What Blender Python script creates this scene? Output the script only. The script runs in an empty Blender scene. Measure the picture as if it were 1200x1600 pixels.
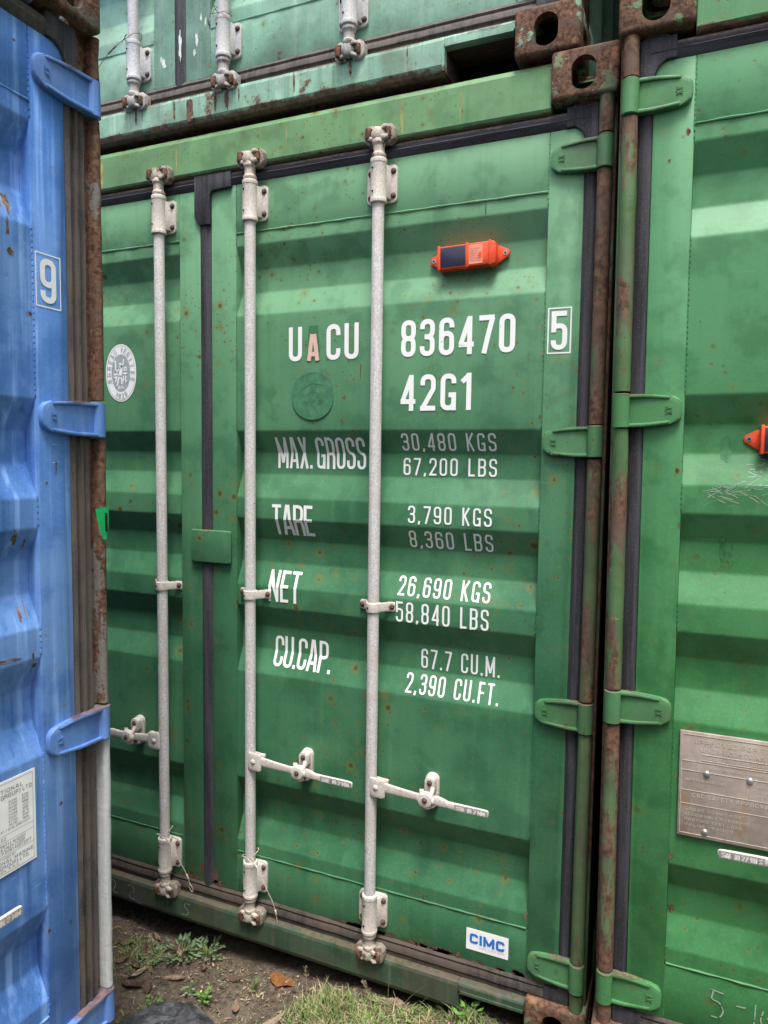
import bpy, bmesh, math, random
from math import sin, cos, pi, radians
from mathutils import Vector, Matrix
random.seed(7)
SC = bpy.context.scene
COL = SC.collection

# ------------------------------------------------------------------ camera
YAW, PITCH, ROLL = -0.405, -0.0737, -0.0134
cam_d = bpy.data.cameras.new('camera')
cam = bpy.data.objects.new('camera', cam_d); COL.objects.link(cam)
fwd = Vector((sin(YAW)*cos(PITCH), cos(YAW)*cos(PITCH), sin(PITCH)))
rgt = Vector((cos(YAW), -sin(YAW), 0)); dwn = fwd.cross(rgt)
r2 = cos(ROLL)*rgt + sin(ROLL)*dwn; d2 = -sin(ROLL)*rgt + cos(ROLL)*dwn
mw = Matrix((r2, -d2, -fwd)).transposed().to_4x4()
mw.translation = Vector((0.1934, -1.8406, 1.5817))
cam.matrix_world = mw
cam_d.sensor_fit = 'VERTICAL'; cam_d.sensor_height = 24.0
cam_d.lens = 1109.25/1600*24.0
cam_d.clip_start = 0.02; cam_d.clip_end = 1000
SC.camera = cam

# ------------------------------------------------------------------ world, sun, exposure
SUN_EL, SUN_AZ = radians(70), radians(154)      # azimuth from +Y towards +X
w = bpy.data.worlds.new('World'); SC.world = w; w.use_nodes = True
nt = w.node_tree; nt.nodes.clear()
sky = nt.nodes.new('ShaderNodeTexSky'); sky.sky_type = 'NISHITA'; sky.sun_disc = False
sky.sun_elevation = SUN_EL; sky.sun_rotation = SUN_AZ
sky.air_density = 1.0; sky.dust_density = 6.0; sky.ozone_density = 0.6
hs = nt.nodes.new('ShaderNodeHueSaturation'); hs.inputs['Saturation'].default_value = 0.35
bg = nt.nodes.new('ShaderNodeBackground'); bg.inputs[1].default_value = 0.078
wo = nt.nodes.new('ShaderNodeOutputWorld')
nt.links.new(sky.outputs[0], hs.inputs['Color']); nt.links.new(hs.outputs[0], bg.inputs[0]); nt.links.new(bg.outputs[0], wo.inputs[0])
sd = bpy.data.lights.new('sun', 'SUN'); sd.energy = 1.5; sd.angle = radians(18); sd.color = (1.0, 0.96, 0.9)
sun = bpy.data.objects.new('sun', sd); COL.objects.link(sun)
sdir = Vector((sin(SUN_AZ)*cos(SUN_EL), cos(SUN_AZ)*cos(SUN_EL), sin(SUN_EL)))
sun.rotation_euler = sdir.to_track_quat('Z', 'Y').to_euler()
SC.view_settings.view_transform = 'Standard'; SC.view_settings.look = 'None'
SC.view_settings.exposure = 1.58; SC.view_settings.gamma = 1.0
SC.view_settings.use_curve_mapping = False
SC.render.engine = 'CYCLES'
SC.cycles.max_bounces = 6

# ------------------------------------------------------------------ node helpers
class N:
    def __init__(s, name):
        s.m = bpy.data.materials.new(name); s.m.use_nodes = True
        s.t = s.m.node_tree; s.t.nodes.clear()
        s.out = s.t.nodes.new('ShaderNodeOutputMaterial')
        s.b = s.t.nodes.new('ShaderNodeBsdfPrincipled')
        s.t.links.new(s.b.outputs[0], s.out.inputs[0])
        s.geo = s.t.nodes.new('ShaderNodeNewGeometry')
        s.tc = s.t.nodes.new('ShaderNodeTexCoord')
    def lk(s, a, b): s.t.links.new(a, b)
    def inp(s, sock, v):
        if hasattr(v, 'is_output') or isinstance(v, bpy.types.NodeSocket): s.lk(v, sock)
        elif isinstance(v, (tuple, list)):
            sock.default_value = (*v, 1.0) if len(sock.default_value) == 4 and len(v) == 3 else v
        else: sock.default_value = v
    def math(s, op, a, b=0.0, c=0.0, clamp=False):
        n = s.t.nodes.new('ShaderNodeMath'); n.operation = op; n.use_clamp = clamp
        for i, v in enumerate((a, b, c)): s.inp(n.inputs[i], v)
        return n.outputs[0]
    def map(s, scale=(1, 1, 1), loc=(0, 0, 0), src=None, rot=(0, 0, 0)):
        n = s.t.nodes.new('ShaderNodeMapping'); s.lk(src or s.geo.outputs['Position'], n.inputs[0])
        n.inputs['Scale'].default_value = scale; n.inputs['Location'].default_value = loc
        n.inputs['Rotation'].default_value = rot
        return n.outputs[0]
    def noise(s, scale, detail=4, rough=0.55, vec=None, dist=0.0):
        n = s.t.nodes.new('ShaderNodeTexNoise'); s.lk(vec or s.geo.outputs['Position'], n.inputs['Vector'])
        n.inputs['Scale'].default_value = scale; n.inputs['Detail'].default_value = detail
        n.inputs['Roughness'].default_value = rough; n.inputs['Distortion'].default_value = dist
        return n.outputs['Fac']
    def voro(s, scale, vec=None, rnd=1.0):
        n = s.t.nodes.new('ShaderNodeTexVoronoi'); s.lk(vec or s.geo.outputs['Position'], n.inputs['Vector'])
        n.inputs['Scale'].default_value = scale; n.inputs['Randomness'].default_value = rnd
        return n.outputs['Distance'], n.outputs['Color']
    def step(s, v, a, b):      # smooth 0..1 from a to b (a may be above b)
        n = s.t.nodes.new('ShaderNodeMapRange'); n.interpolation_type = 'SMOOTHSTEP'
        s.inp(n.inputs[0], v)
        if a < b: vals = (a, b, 0, 1)
        else: vals = (b, a, 1, 0)
        for i, x in enumerate(vals): n.inputs[i+1].default_value = x
        return n.outputs[0]
    def mix(s, f, a, b):
        n = s.t.nodes.new('ShaderNodeMix'); n.data_type = 'RGBA'
        s.inp(n.inputs[0], f); s.inp(n.inputs[6], a); s.inp(n.inputs[7], b)
        return n.outputs[2]
    def mul(s, col, f):
        n = s.t.nodes.new('ShaderNodeMix'); n.data_type = 'RGBA'; n.blend_type = 'MULTIPLY'
        n.inputs[0].default_value = 1
        s.inp(n.inputs[6], col); s.inp(n.inputs[7], f); return n.outputs[2]
    def bump(s, h, strength=0.3, dist=0.002, nrm=None):
        n = s.t.nodes.new('ShaderNodeBump'); s.inp(n.inputs['Height'], h)
        n.inputs['Strength'].default_value = strength; n.inputs['Distance'].default_value = dist
        if nrm: s.lk(nrm, n.inputs['Normal'])
        return n.outputs[0]
    def sep(s, src=None):
        n = s.t.nodes.new('ShaderNodeSeparateXYZ'); s.lk(src or s.geo.outputs['Position'], n.inputs[0]); return n.outputs
    def done(s, col, rough=0.6, nrm=None, metal=0.0, spec=0.5):
        s.inp(s.b.inputs['Base Color'], col); s.inp(s.b.inputs['Roughness'], rough)
        s.inp(s.b.inputs['Metallic'], metal); s.b.inputs['Specular IOR Level'].default_value = spec
        if nrm: s.lk(nrm, s.b.inputs['Normal'])
        return s.m

def rust_color(n, sc=60):
    a = n.noise(sc, 6, 0.65); b = n.noise(sc*0.2, 3)
    c = n.mix(n.step(a, 0.35, 0.65), (0.055, 0.030, 0.021), (0.185, 0.098, 0.062))
    return n.mix(n.step(b, 0.45, 0.7), c, (0.12, 0.078, 0.062))

def paint(name, base, fade, rust=0.0, spots=1.0, streak=0.3, fadeamt=0.6, rough=0.5, zr=(), off=0.0,
          speck=0.0, dirt=0.0, scratch=0.0, toplight=0.0, vs=1.0, toplight_col=None):
    """weathered container paint: fading, run-off streaks, rust pits with halos, rust patches.
    zr: (z, half width, strength) horizontal lines along which rust has crept in (local to the object)."""
    n = N(name)
    P = n.map(loc=(off, off*1.7, off*0.6))
    big = n.noise(1.7, 4, 0.6, P); mid = n.noise(9, 5, 0.6, P); fine = n.noise(160, 3, 0.6, P)
    c = n.mix(n.math('MULTIPLY', n.step(n.math('ADD', n.math('MULTIPLY', big, .7), n.math('MULTIPLY', mid, .3)), 0.34, 0.66), fadeamt), base, fade)
    if toplight:  # brighter light higher up, painted in as a paler colour with height
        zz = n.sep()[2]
        c = n.mix(n.math('MULTIPLY', n.step(n.math('ADD', zz, n.math('MULTIPLY', big, .8)), 1.55, 2.95), toplight), c, toplight_col or fade)
    # vertical run-off
    sv = n.map(scale=(38, 38, 1.3), loc=(off, 3, 1))
    st = n.noise(1.0, 5, 0.6, sv)
    c = n.mix(n.math('MULTIPLY', n.step(st, 0.5, 0.75), streak), c, tuple(min(1, x*1.45+.03) for x in fade))
    c = n.mix(n.math('MULTIPLY', n.step(st, 0.47, 0.25), streak*1.1), c, tuple(x*.62 for x in base))
    # brightness speckle
    c = n.mix(n.math('MULTIPLY', n.step(fine, 0.45, 0.7), 0.10+speck), c, tuple(min(1, x*1.35+.02) for x in fade))
    c = n.mix(n.math('MULTIPLY', n.step(mid, 0.52, 0.36), 0.38), c, tuple(x*.7 for x in base))
    # fine hair scratches and rubs
    scr = n.map(scale=(6, 6, 70), rot=(0.4, 0.5, 0.2), loc=(off, 0, 0))
    sn = n.noise(1.0, 6, 0.7, scr)
    c = n.mix(n.math('MULTIPLY', n.step(sn, 0.66, 0.72), 0.25+scratch), c, tuple(min(1, x*1.6+.06) for x in fade))
    # pits: dark centre, olive halo
    cl = n.step(n.noise(2.6, 3, 0.6, n.map(loc=(off+5, 2, off))), 0.40, 0.56)
    pit = None; halo = None
    for sc_, o in ((17, 1.0), (38, 7.0), (85, 3.0)):
        d, cc = n.voro(sc_, n.map(loc=(o+off, o*2, o)))
        s = n.t.nodes.new('ShaderNodeSeparateColor'); n.lk(cc, s.inputs[0])
        keep = n.step(s.outputs[0], 0.55, 0.6)
        wob = n.math('MULTIPLY', n.noise(120, 2), 0.12)
        dd = n.math('ADD', d, wob)
        size = n.math('MULTIPLY', s.outputs[1], 0.09)
        p_ = n.math('MULTIPLY', n.math('MULTIPLY', n.step(n.math('SUBTRACT', dd, size), 0.165, 0.105), keep), cl)
        h_ = n.math('MULTIPLY', n.math('MULTIPLY', n.step(n.math('SUBTRACT', dd, size), 0.42, 0.14), n.step(s.outputs[0], 0.62, 0.68)), cl)
        pit = p_ if pit is None else n.math('MAXIMUM', pit, p_)
        halo = h_ if halo is None else n.math('MAXIMUM', halo, h_)
    c = n.mix(n.math('MULTIPLY', halo, 0.55*spots), c, (0.16, 0.15, 0.035))
    c = n.mix(n.math('MULTIPLY', pit, 0.8*min(1, spots)), c, (0.055, 0.045, 0.02))
    # rust
    rn = n.noise(13, 8, 0.68, n.map(scale=(1, 1, vs), loc=(off*2+3, 1, off)))
    rn2 = n.noise(2.2, 3, 0.5, n.map(scale=(1, 1, .6), loc=(off*3, 1, 2)))
    rr = n.math('ADD', n.math('MULTIPLY', rn, .55), n.math('MULTIPLY', rn2, .45))
    m = n.step(rr, 0.74-rust*0.30, 0.79-rust*0.30) if rust else None
    if zr:
        z = n.sep(n.tc.outputs['Object'])[2]
        for z0, hw, sg in zr:
            dz = n.math('DIVIDE', n.math('ABSOLUTE', n.math('SUBTRACT', z, z0)), hw)
            e = n.math('ADD', n.math('SUBTRACT', 1.0, dz), n.math('MULTIPLY', n.math('SUBTRACT', rn, .5), 3.2))
            e = n.math('MULTIPLY', n.step(e, 0.15, 0.6), sg)
            m = e if m is None else n.math('MAXIMUM', m, e)
    rg = rough
    hgt = n.math('ADD', n.math('MULTIPLY', n.noise(420, 2), 0.10), n.math('MULTIPLY', n.noise(30, 3), 0.5))
    if dirt:
        dm = n.step(n.math('ADD', n.noise(6, 5, .6), n.math('MULTIPLY', st, .4)), 0.62, 0.85)
        c = n.mix(n.math('MULTIPLY', dm, dirt), c, (0.075, 0.062, 0.05))
    if m is not None:
        c = n.mix(m, c, rust_color(n))
        rg = n.math('ADD', rough, n.math('MULTIPLY', m, 0.35))
        hgt = n.math('ADD', hgt, n.math('MULTIPLY', m, n.math('MULTIPLY', n.noise(240, 4), 1.2)))
    hgt = n.math('SUBTRACT', hgt, n.math('MULTIPLY', pit, 0.5))
    return n.done(c, rg, n.bump(hgt, 0.35, 0.0015), spec=0.4)

def rusty(name, patch, amt=0.35, dark=1.0, vs=1.0):
    n = N(name)
    c = rust_color(n, 90)
    o = n.noise(26, 6, 0.65)
    c = n.mix(n.step(o, 0.56, 0.66), c, (0.27*dark, 0.135*dark, 0.075*dark))
    p = n.math('ADD', n.noise(9, 7, 0.65, n.map(scale=(1, 1, vs), loc=(4, 4, 4))), n.math('MULTIPLY', n.noise(70, 3), 0.18))
    pm = n.step(p, 0.71-amt*.3, 0.75-amt*.3)
    c = n.mix(pm, c, patch)
    l = n.step(n.noise(48, 6, 0.7, n.map(loc=(1, 8, 3))), 0.62, 0.70)
    c = n.mix(n.math('MULTIPLY', l, 0.5), c, (0.36, 0.27, 0.19))
    h = n.math('ADD', n.math('MULTIPLY', n.noise(75, 6, .7), 1.0), n.math('MULTIPLY', pm, 0.35))
    return n.done(c, 0.85, n.bump(h, 0.7, 0.004), spec=0.25)

def rubber(name, a=(0.022, 0.022, 0.028), b=(0.056, 0.055, 0.066), brown=0.0, bc=(0.135, 0.105, 0.088)):
    n = N(name)
    v = n.noise(1, 5, 0.6, n.map(scale=(60, 60, 3)))
    f = n.noise(220, 3, 0.7)
    c = n.mix(n.step(v, 0.35, 0.65), a, b)
    c = n.mix(n.math('MULTIPLY', n.step(f, 0.52, 0.68), 0.45), c, tuple(x*2.0 for x in b))
    if brown: c = n.mix(n.math('MULTIPLY', n.step(n.noise(7, 6, .65), 0.36, 0.60), brown), c, bc)
    return n.done(c, 0.72, n.bump(n.math('ADD', f, n.math('MULTIPLY', v, 2)), 0.25, 0.0015), spec=0.35)

def galv(name, a=(0.42, 0.38, 0.36), b=(0.62, 0.59, 0.58), rust=0.2, rough=0.55, off=0.0):
    n = N(name)
    P = n.map(loc=(off, off, off))
    v = n.noise(170, 3, 0.75, P); g = n.noise(14, 4, 0.6, P)
    c = n.mix(n.step(v, 0.38, 0.62), a, b)
    c = n.mix(n.math('MULTIPLY', n.step(g, 0.42, 0.7), 0.5), c, (0.50, 0.43, 0.39))
    ch = n.noise(48, 5, 0.7, P)
    c = n.mix(n.step(ch, 0.70, 0.73), c, (0.13, 0.11, 0.10))
    st = n.noise(1, 5, 0.6, n.map(scale=(90, 90, 4), loc=(off, 0, 0)))
    c = n.mix(n.math('MULTIPLY', n.step(st, .56, .74), .35), c, (0.27, 0.20, 0.16))
    if rust:
        r = n.step(n.noise(24, 7, 0.7, n.map(loc=(9+off, 2, 2))), 0.74-rust*.32, 0.80-rust*.32)
        c = n.mix(r, c, rust_color(n, 110))
    return n.done(c, rough, n.bump(n.math('ADD', n.math('MULTIPLY', v, .6), n.math('MULTIPLY', ch, 1.0)), 0.35, 0.0012), spec=0.4)

def flat(name, col, rough=0.6, var=0.15, sc=40, metal=0.0, bump=0.1, spec=0.4):
    n = N(name); v = n.noise(sc, 4)
    c = n.mix(n.step(v, .3, .7), tuple(x*(1-var) for x in col), tuple(min(1, x*(1+var)) for x in col))
    return n.done(c, rough, n.bump(n.noise(sc*6, 3), bump, 0.001), metal=metal, spec=spec)

def marking(name, col, under, wear=0.5):
    n = N(name)
    d = n.step(n.noise(70, 6, .7), 0.72-wear*.1, 0.76-wear*.1)
    c = n.mix(n.math('MULTIPLY', n.noise(12, 3), .3), col, tuple(x*.90 for x in col))
    return n.done(n.mix(d, c, under), 0.55, spec=0.3)

M = {}
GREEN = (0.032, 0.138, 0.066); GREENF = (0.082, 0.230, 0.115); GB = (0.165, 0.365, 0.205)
M['g_door'] = paint('green_paint', GREEN, GREENF, rust=0.05, spots=1.0, streak=.16, fadeamt=.6, toplight=.85, speck=.04, toplight_col=GB, zr=((.153, .007, .8),))
M['g_head'] = paint('green_header_paint', (0.060, 0.190, 0.075), (0.130, 0.285, 0.125), rust=.25, spots=1.3, streak=.25, zr=((2.455, .010, .6), (2.582, .010, .9)), toplight=.5, toplight_col=(0.185, 0.360, 0.175), dirt=.25)
M['g_sill'] = paint('green_sill_paint', (0.026, 0.066, 0.038), (0.080, 0.120, 0.080), rust=.2, spots=.8, streak=.6, zr=((.008, .012, .7), (.106, .012, .45)), dirt=.65)
M['g_post'] = paint('green_post_paint', (0.07, 0.13, 0.055), (0.13, 0.18, 0.10), rust=.93, spots=.4, streak=.5, dirt=.6, scratch=.5, vs=.28)
M['g_hinge'] = paint('green_hinge_paint', (0.055, 0.19, 0.075), (0.12, 0.27, 0.14), rust=.36, spots=1.0, streak=.2, scratch=.3, dirt=.4, zr=((.041, .007, .75),))
UG = (0.185, 0.385, 0.28); UGF = (0.34, 0.53, 0.44)
M['u_door'] = paint('mint_paint', UG, UGF, rust=.56, spots=.6, streak=.45, off=9.3, scratch=.3, dirt=.35)
M['u_head'] = M['u_door']
M['u_sill'] = paint('mint_sill_paint', UG, UGF, rust=.60, spots=.4, streak=.85, off=4.1, dirt=.5, zr=((.012, .024, .9), (.106, .016, .7)))
M['u_post'] = rusty('mint_rust', UG, .3)
M['u_hinge'] = M['u_post']
RG = (0.028, 0.150, 0.045); RGF = (0.072, 0.240, 0.095)
M['r_door'] = paint('bright_green_paint', RG, RGF, rust=.0, spots=.45, streak=.12, off=17.0, fadeamt=.6, toplight=.75, speck=.06, scratch=.1, toplight_col=(0.105, 0.315, 0.155))
M['r_head'] = paint('bright_green_header_paint', (0.06, .22, .08), RGF, rust=.12, spots=.6, streak=.3, off=13.0, zr=((2.452, .02, 1.0),))
M['r_sill'] = paint('bright_green_sill_paint', (0.03, .10, .04), (.07, .16, .08), rust=.3, streak=.4, off=13.0, dirt=.5)
M['r_post'] = paint('bright_green_post_paint', (0.060, 0.145, 0.050), (0.14, 0.21, 0.11), rust=.92, spots=.3, streak=.6, off=22, dirt=.4, scratch=.6, vs=.28)
M['r_hinge'] = paint('bright_green_hinge_paint', (0.045, 0.19, 0.06), (0.10, 0.26, 0.12), rust=.30, spots=.6, streak=.2, off=31, scratch=.3, dirt=.35, zr=((.041, .007, .7),))
BL = (0.050, 0.165, 0.50); BLF = (0.185, 0.340, 0.660)
M['b_door'] = paint('blue_paint', BL, BLF, rust=.10, spots=.12, streak=.75, off=41, fadeamt=.8, scratch=.5)
M['b_head'] = paint('blue_header_paint', (0.05, .09, .18), (0.14, 0.17, .25), rust=.4, spots=.2, streak=.5, off=41, dirt=.8)
M['b_sill'] = M['b_head']
M['b_post'] = rusty('rust_over_white_blue', (0.17, 0.155, 0.145), .42, .62, .3)
M['b_post_white'] = rusty('flaking_white_post', (0.46, 0.48, 0.49), .60, .8, .3)
M['b_hinge'] = paint('blue_hinge_paint', (0.08, 0.20, 0.55), (0.17, 0.32, 0.64), rust=.40, spots=.1, streak=.5, off=51, scratch=.7, dirt=.25, zr=((.041, .008, .9),))
M['g_fit'] = rusty('rusty_casting_green', (0.16, 0.20, 0.12), .20)
M['u_fit'] = rusty('rusty_casting_mint', (0.21, 0.33, 0.24), .26)
M['r_fit'] = rusty('rusty_casting_bright', (0.14, 0.22, 0.12), .26)
M['b_fit'] = rusty('rusty_casting_brown', (0.12, 0.11, 0.10), .15)
M['rubber'] = rubber('black_rubber')
def rubber_top():
    n = N('rubber_with_dusty_top_edge')
    v = n.noise(1, 5, 0.6, n.map(scale=(4, 60, 60))); f = n.noise(220, 3, .7)
    c = n.mix(n.step(v, .35, .65), (0.030, 0.030, 0.040), (0.070, 0.070, 0.088))
    c = n.mix(n.math('MULTIPLY', n.step(f, .5, .68), .3), c, (0.14, 0.135, 0.15))
    z = n.sep(n.tc.outputs['Object'])[2]
    m = n.step(n.math('ADD', z, n.math('MULTIPLY', n.math('SUBTRACT', n.noise(22, 6, .65), .5), .016)), 2.4425, 2.4485)
    c = n.mix(m, c, n.mix(n.step(n.noise(90, 4), .4, .65), (0.145, 0.105, 0.085), (0.245, 0.185, 0.155)))
    return n.done(c, .75, n.bump(n.math('ADD', f, v), .25, .0015), spec=.3)
M['rubber_top'] = rubber_top()
M['rubber_old'] = rubber('old_rubber', (0.030, 0.028, 0.029), (0.080, 0.074, 0.073), .55)
M['rubber_dirty'] = rubber('dirty_rubber', (0.024, 0.021, 0.020), (0.062, 0.054, 0.050), .8, (0.095, 0.070, 0.056))
M['galv'] = galv('galvanised_bar', (0.48, 0.455, 0.45), (0.66, 0.65, 0.655), rust=.05)
M['bracket'] = galv('whitened_bracket', (0.50, 0.45, 0.41), (0.66, 0.62, 0.58), rust=.12, off=3)
M['camm'] = galv('rusty_cam', (0.36, 0.30, 0.25), (0.56, 0.50, 0.44), rust=.62, off=6, rough=.7)
M['camk'] = galv('dark_rusty_keeper', (0.13, 0.11, 0.09), (0.27, 0.24, 0.20), rust=.6, off=16, rough=.8)
M['cam_up'] = galv('grey_cam', (0.26, 0.25, 0.24), (0.42, 0.41, 0.40), rust=.55, off=8, rough=.7)
M['galv_up'] = galv('grey_galvanised', (0.40, 0.41, 0.43), (0.56, 0.57, 0.60), rust=.05, off=12)
M['bolt'] = flat('rusty_bolt', (0.085, 0.05, 0.038), .75, .5, 200, bump=.5)
M['grime'] = rusty('grimy_brown_steel', (0.075, 0.06, 0.045), .5, .35)
M['dark'] = flat('dark_hole', (0.01, 0.01, 0.01), .9)
M['under'] = flat('grimy_underside_and_void_shade', (0.014, 0.012, 0.010), .9, .4, 30)  # near-black; behind the sill it paints in the shade of the void
M['white'] = marking('white_lettering', (0.84, 0.85, 0.85), (0.16, 0.30, 0.17))
M['white_b'] = marking('white_lettering_on_blue', (0.80, 0.82, 0.85), (0.12, 0.24, 0.55))
M['pink'] = marking('faded_pink_lettering', (0.70, 0.47, 0.40), (0.75, 0.70, 0.60), 1.2)
M['ghost'] = flat('darker_green_ghost', (0.052, 0.175, 0.085), .5, .1, 60)
M['ghost2'] = flat('teal_film', (0.062, 0.195, 0.110), .5, .2, 50)
M['chalk'] = marking('chalk', (0.33, 0.42, 0.34), (0.05, 0.13, 0.06), 1.8)
M['sticker'] = flat('white_sticker', (0.88, 0.89, 0.91), .4, .04, 20)
M['sgrey'] = flat('grey_print', (0.36, 0.40, 0.42), .45, .15, 200)
M['slate'] = flat('dark_print', (0.10, 0.10, 0.11), .6, .2, 200)
M['sblue'] = flat('blue_print', (0.03, 0.17, 0.60), .4, .05)
M['orange'] = flat('orange_plastic', (0.72, 0.075, 0.022), .5, .16, 25, bump=.3)
M['orange_l'] = flat('pale_orange_label', (0.85, 0.30, 0.20), .5, .06, 30)
M['solar'] = flat('solar_glass', (0.035, 0.035, 0.065), .22, .15, 12, bump=.02)
M['steel'] = flat('bright_rivet', (0.5, 0.5, 0.52), .35, .1, 60, metal=.8)
M['wire'] = flat('pale_wire', (0.52, 0.47, 0.38), .6, .3, 300)
M['wire_g'] = flat('grey_wire', (0.16, 0.16, 0.155), .6, .3, 300)
M['tag'] = flat('green_tag_plastic', (0.02, 0.62, 0.20), .45, .05, 30)
def plate_mat():
    n = N('stained_metal_plate')
    c = n.mix(n.step(n.noise(20, 5, .6), .3, .7), (0.30, 0.25, 0.215), (0.42, 0.36, 0.315))
    r = n.step(n.noise(1, 6, .7, n.map(scale=(24, 24, 9))), .55, .68)
    c = n.mix(n.math('MULTIPLY', r, .6), c, (0.36, 0.19, 0.09))
    return n.done(c, .5, n.bump(n.noise(500, 2), .3, .0006), metal=.05)
M['plate'] = plate_mat()
M['plate_hi'] = flat('raised_plate_print', (0.60, 0.52, 0.46), .5, .15, 150, metal=.2)
M['grip'] = galv('worn_handle_grip', (0.17, 0.165, 0.16), (0.34, 0.33, 0.33), rust=.25, off=14)
M['grip_txt'] = flat('handle_relief', (0.66, 0.62, 0.60), .5, .2, 100)

# ------------------------------------------------------------------ mesh helpers
def box(bm, x0, x1, y0, y1, z0, z1):
    v = [bm.verts.new((x, y, z)) for z in (z0, z1) for y in (y0, y1) for x in (x0, x1)]
    for f in ((0, 2, 3, 1), (4, 5, 7, 6), (0, 1, 5, 4), (2, 6, 7, 3), (0, 4, 6, 2), (1, 3, 7, 5)):
        bm.faces.new([v[i] for i in f])
    return v
def prism(bm, pts, ax, a0, a1):
    """extrude polygon pts (2D) along axis ax; ax='x': pts=(y,z); 'y': pts=(x,z); 'z': pts=(x,y)"""
    def P(p, a): return {'x': (a, p[0], p[1]), 'y': (p[0], a, p[1]), 'z': (p[0], p[1], a)}[ax]
    A = [bm.verts.new(P(p, a0)) for p in pts]; B = [bm.verts.new(P(p, a1)) for p in pts]
    n = len(pts)
    fs = [bm.faces.new((A[i], A[(i+1) % n], B[(i+1) % n], B[i])) for i in range(n)]
    fs += [bm.faces.new(A[::-1]), bm.faces.new(B)]
    return A + B
def frame_of(d):
    d = Vector(d).normalized(); u = d.orthogonal().normalized(); return u, d.cross(u)
def cyl(bm, p0, p1, r0, r1=None, seg=16, cap=True):
    r1 = r0 if r1 is None else r1
    p0, p1 = Vector(p0), Vector(p1); u, v = frame_of(p1-p0)
    A = [bm.verts.new(p0+(u*cos(2*pi*i/seg)+v*sin(2*pi*i/seg))*r0) for i in range(seg)]
    B = [bm.verts.new(p1+(u*cos(2*pi*i/seg)+v*sin(2*pi*i/seg))*r1) for i in range(seg)]
    for i in range(seg): bm.faces.new((A[i], A[(i+1) % seg], B[(i+1) % seg], B[i]))
    if cap: bm.faces.new(A[::-1]); bm.faces.new(B)
def lathe(bm, prof, cx=0, cy=0, seg=24):
    """prof: list of (r, z); vertical axis"""
    rings = []
    for r, z in prof: rings.append([bm.verts.new((cx+r*cos(2*pi*i/seg), cy+r*sin(2*pi*i/seg), z)) for i in range(seg)])
    for a, b in zip(rings, rings[1:]):
        for i in range(seg): bm.faces.new((a[i], a[(i+1) % seg], b[(i+1) % seg], b[i]))
    bm.faces.new(rings[0][::-1]); bm.faces.new(rings[-1])
def tube(bm, pts, r, seg=6):
    pts = [Vector(p) for p in pts]; rings = []
    u = None
    for i, p in enumerate(pts):
        d = (pts[min(i+1, len(pts)-1)]-pts[max(i-1, 0)]).normalized()
        if u is None: u = d.orthogonal().normalized()
        u = (u-d*u.dot(d)).normalized(); v = d.cross(u)
        rr = r(i/(len(pts)-1)) if callable(r) else r
        rings.append([bm.verts.new(p+(u*cos(2*pi*k/seg)+v*sin(2*pi*k/seg))*rr) for k in range(seg)])
    for a, b in zip(rings, rings[1:]):
        for i in range(seg): bm.faces.new((a[i], a[(i+1) % seg], b[(i+1) % seg], b[i]))
    bm.faces.new(rings[0][::-1]); bm.faces.new(rings[-1])
def dome(bm, c, r, axis=(0, -1, 0), flat_=0.7, seg=12):
    c = Vector(c); a = Vector(axis).normalized(); u, v = frame_of(a); prev = None
    for k in range(4):
        t = k/4*pi/2
        ring = [bm.verts.new(c+(u*cos(2*pi*i/seg)+v*sin(2*pi*i/seg))*r*cos(t)+a*r*flat_*sin(t)) for i in range(seg)]
        if prev:
            for i in range(seg): bm.faces.new((prev[i], prev[(i+1) % seg], ring[(i+1) % seg], ring[i]))
        prev = ring
    top = bm.verts.new(c+a*r*flat_)
    for i in range(seg): bm.faces.new((prev[i], prev[(i+1) % seg], top))
def loft(bm, secs):
    """secs: list of (centre, halfvec_a, halfvec_b): rounded-rect cross sections"""
    rings = []
    for c, a, b in secs:
        c, a, b = Vector(c), Vector(a), Vector(b); q = []
        for s, t in ((1, .6), (.8, 1), (-.8, 1), (-1, .6), (-1, -.6), (-.8, -1), (.8, -1), (1, -.6)):
            q.append(bm.verts.new(c+a*s+b*t))
        rings.append(q)
    for r0, r1 in zip(rings, rings[1:]):
        for i in range(8): bm.faces.new((r0[i], r0[(i+1) % 8], r1[(i+1) % 8], r1[i]))
    bm.faces.new(rings[0][::-1]); bm.faces.new(rings[-1])
def obj(name, bm, mat, parent=None, bevel=0.0, seg=2, ang=35, loc=None):
    bmesh.ops.recalc_face_normals(bm, faces=bm.faces)
    if bevel:
        es = [e for e in bm.edges if len(e.link_faces) == 2 and e.calc_face_angle(0) > radians(30)]
        bmesh.ops.bevel(bm, geom=es, offset=bevel, segments=seg, affect='EDGES', profile=0.5, clamp_overlap=True)
    me = bpy.data.meshes.new(name); bm.to_mesh(me); bm.free()
    for p in me.polygons: p.use_smooth = True
    me.set_sharp_from_angle(angle=radians(ang))
    me.materials.append(mat)
    return link(name, me, parent, loc)
def link(name, me, parent=None, loc=None):
    o = bpy.data.objects.new(name, me); COL.objects.link(o)
    if parent: o.parent = parent
    if loc: o.location = loc
    return o
def tag(o, label, cat, group=None, kind=None):
    o['label'] = label; o['category'] = cat
    if group: o['group'] = group
    return o
def B(): return bmesh.new()
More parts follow.
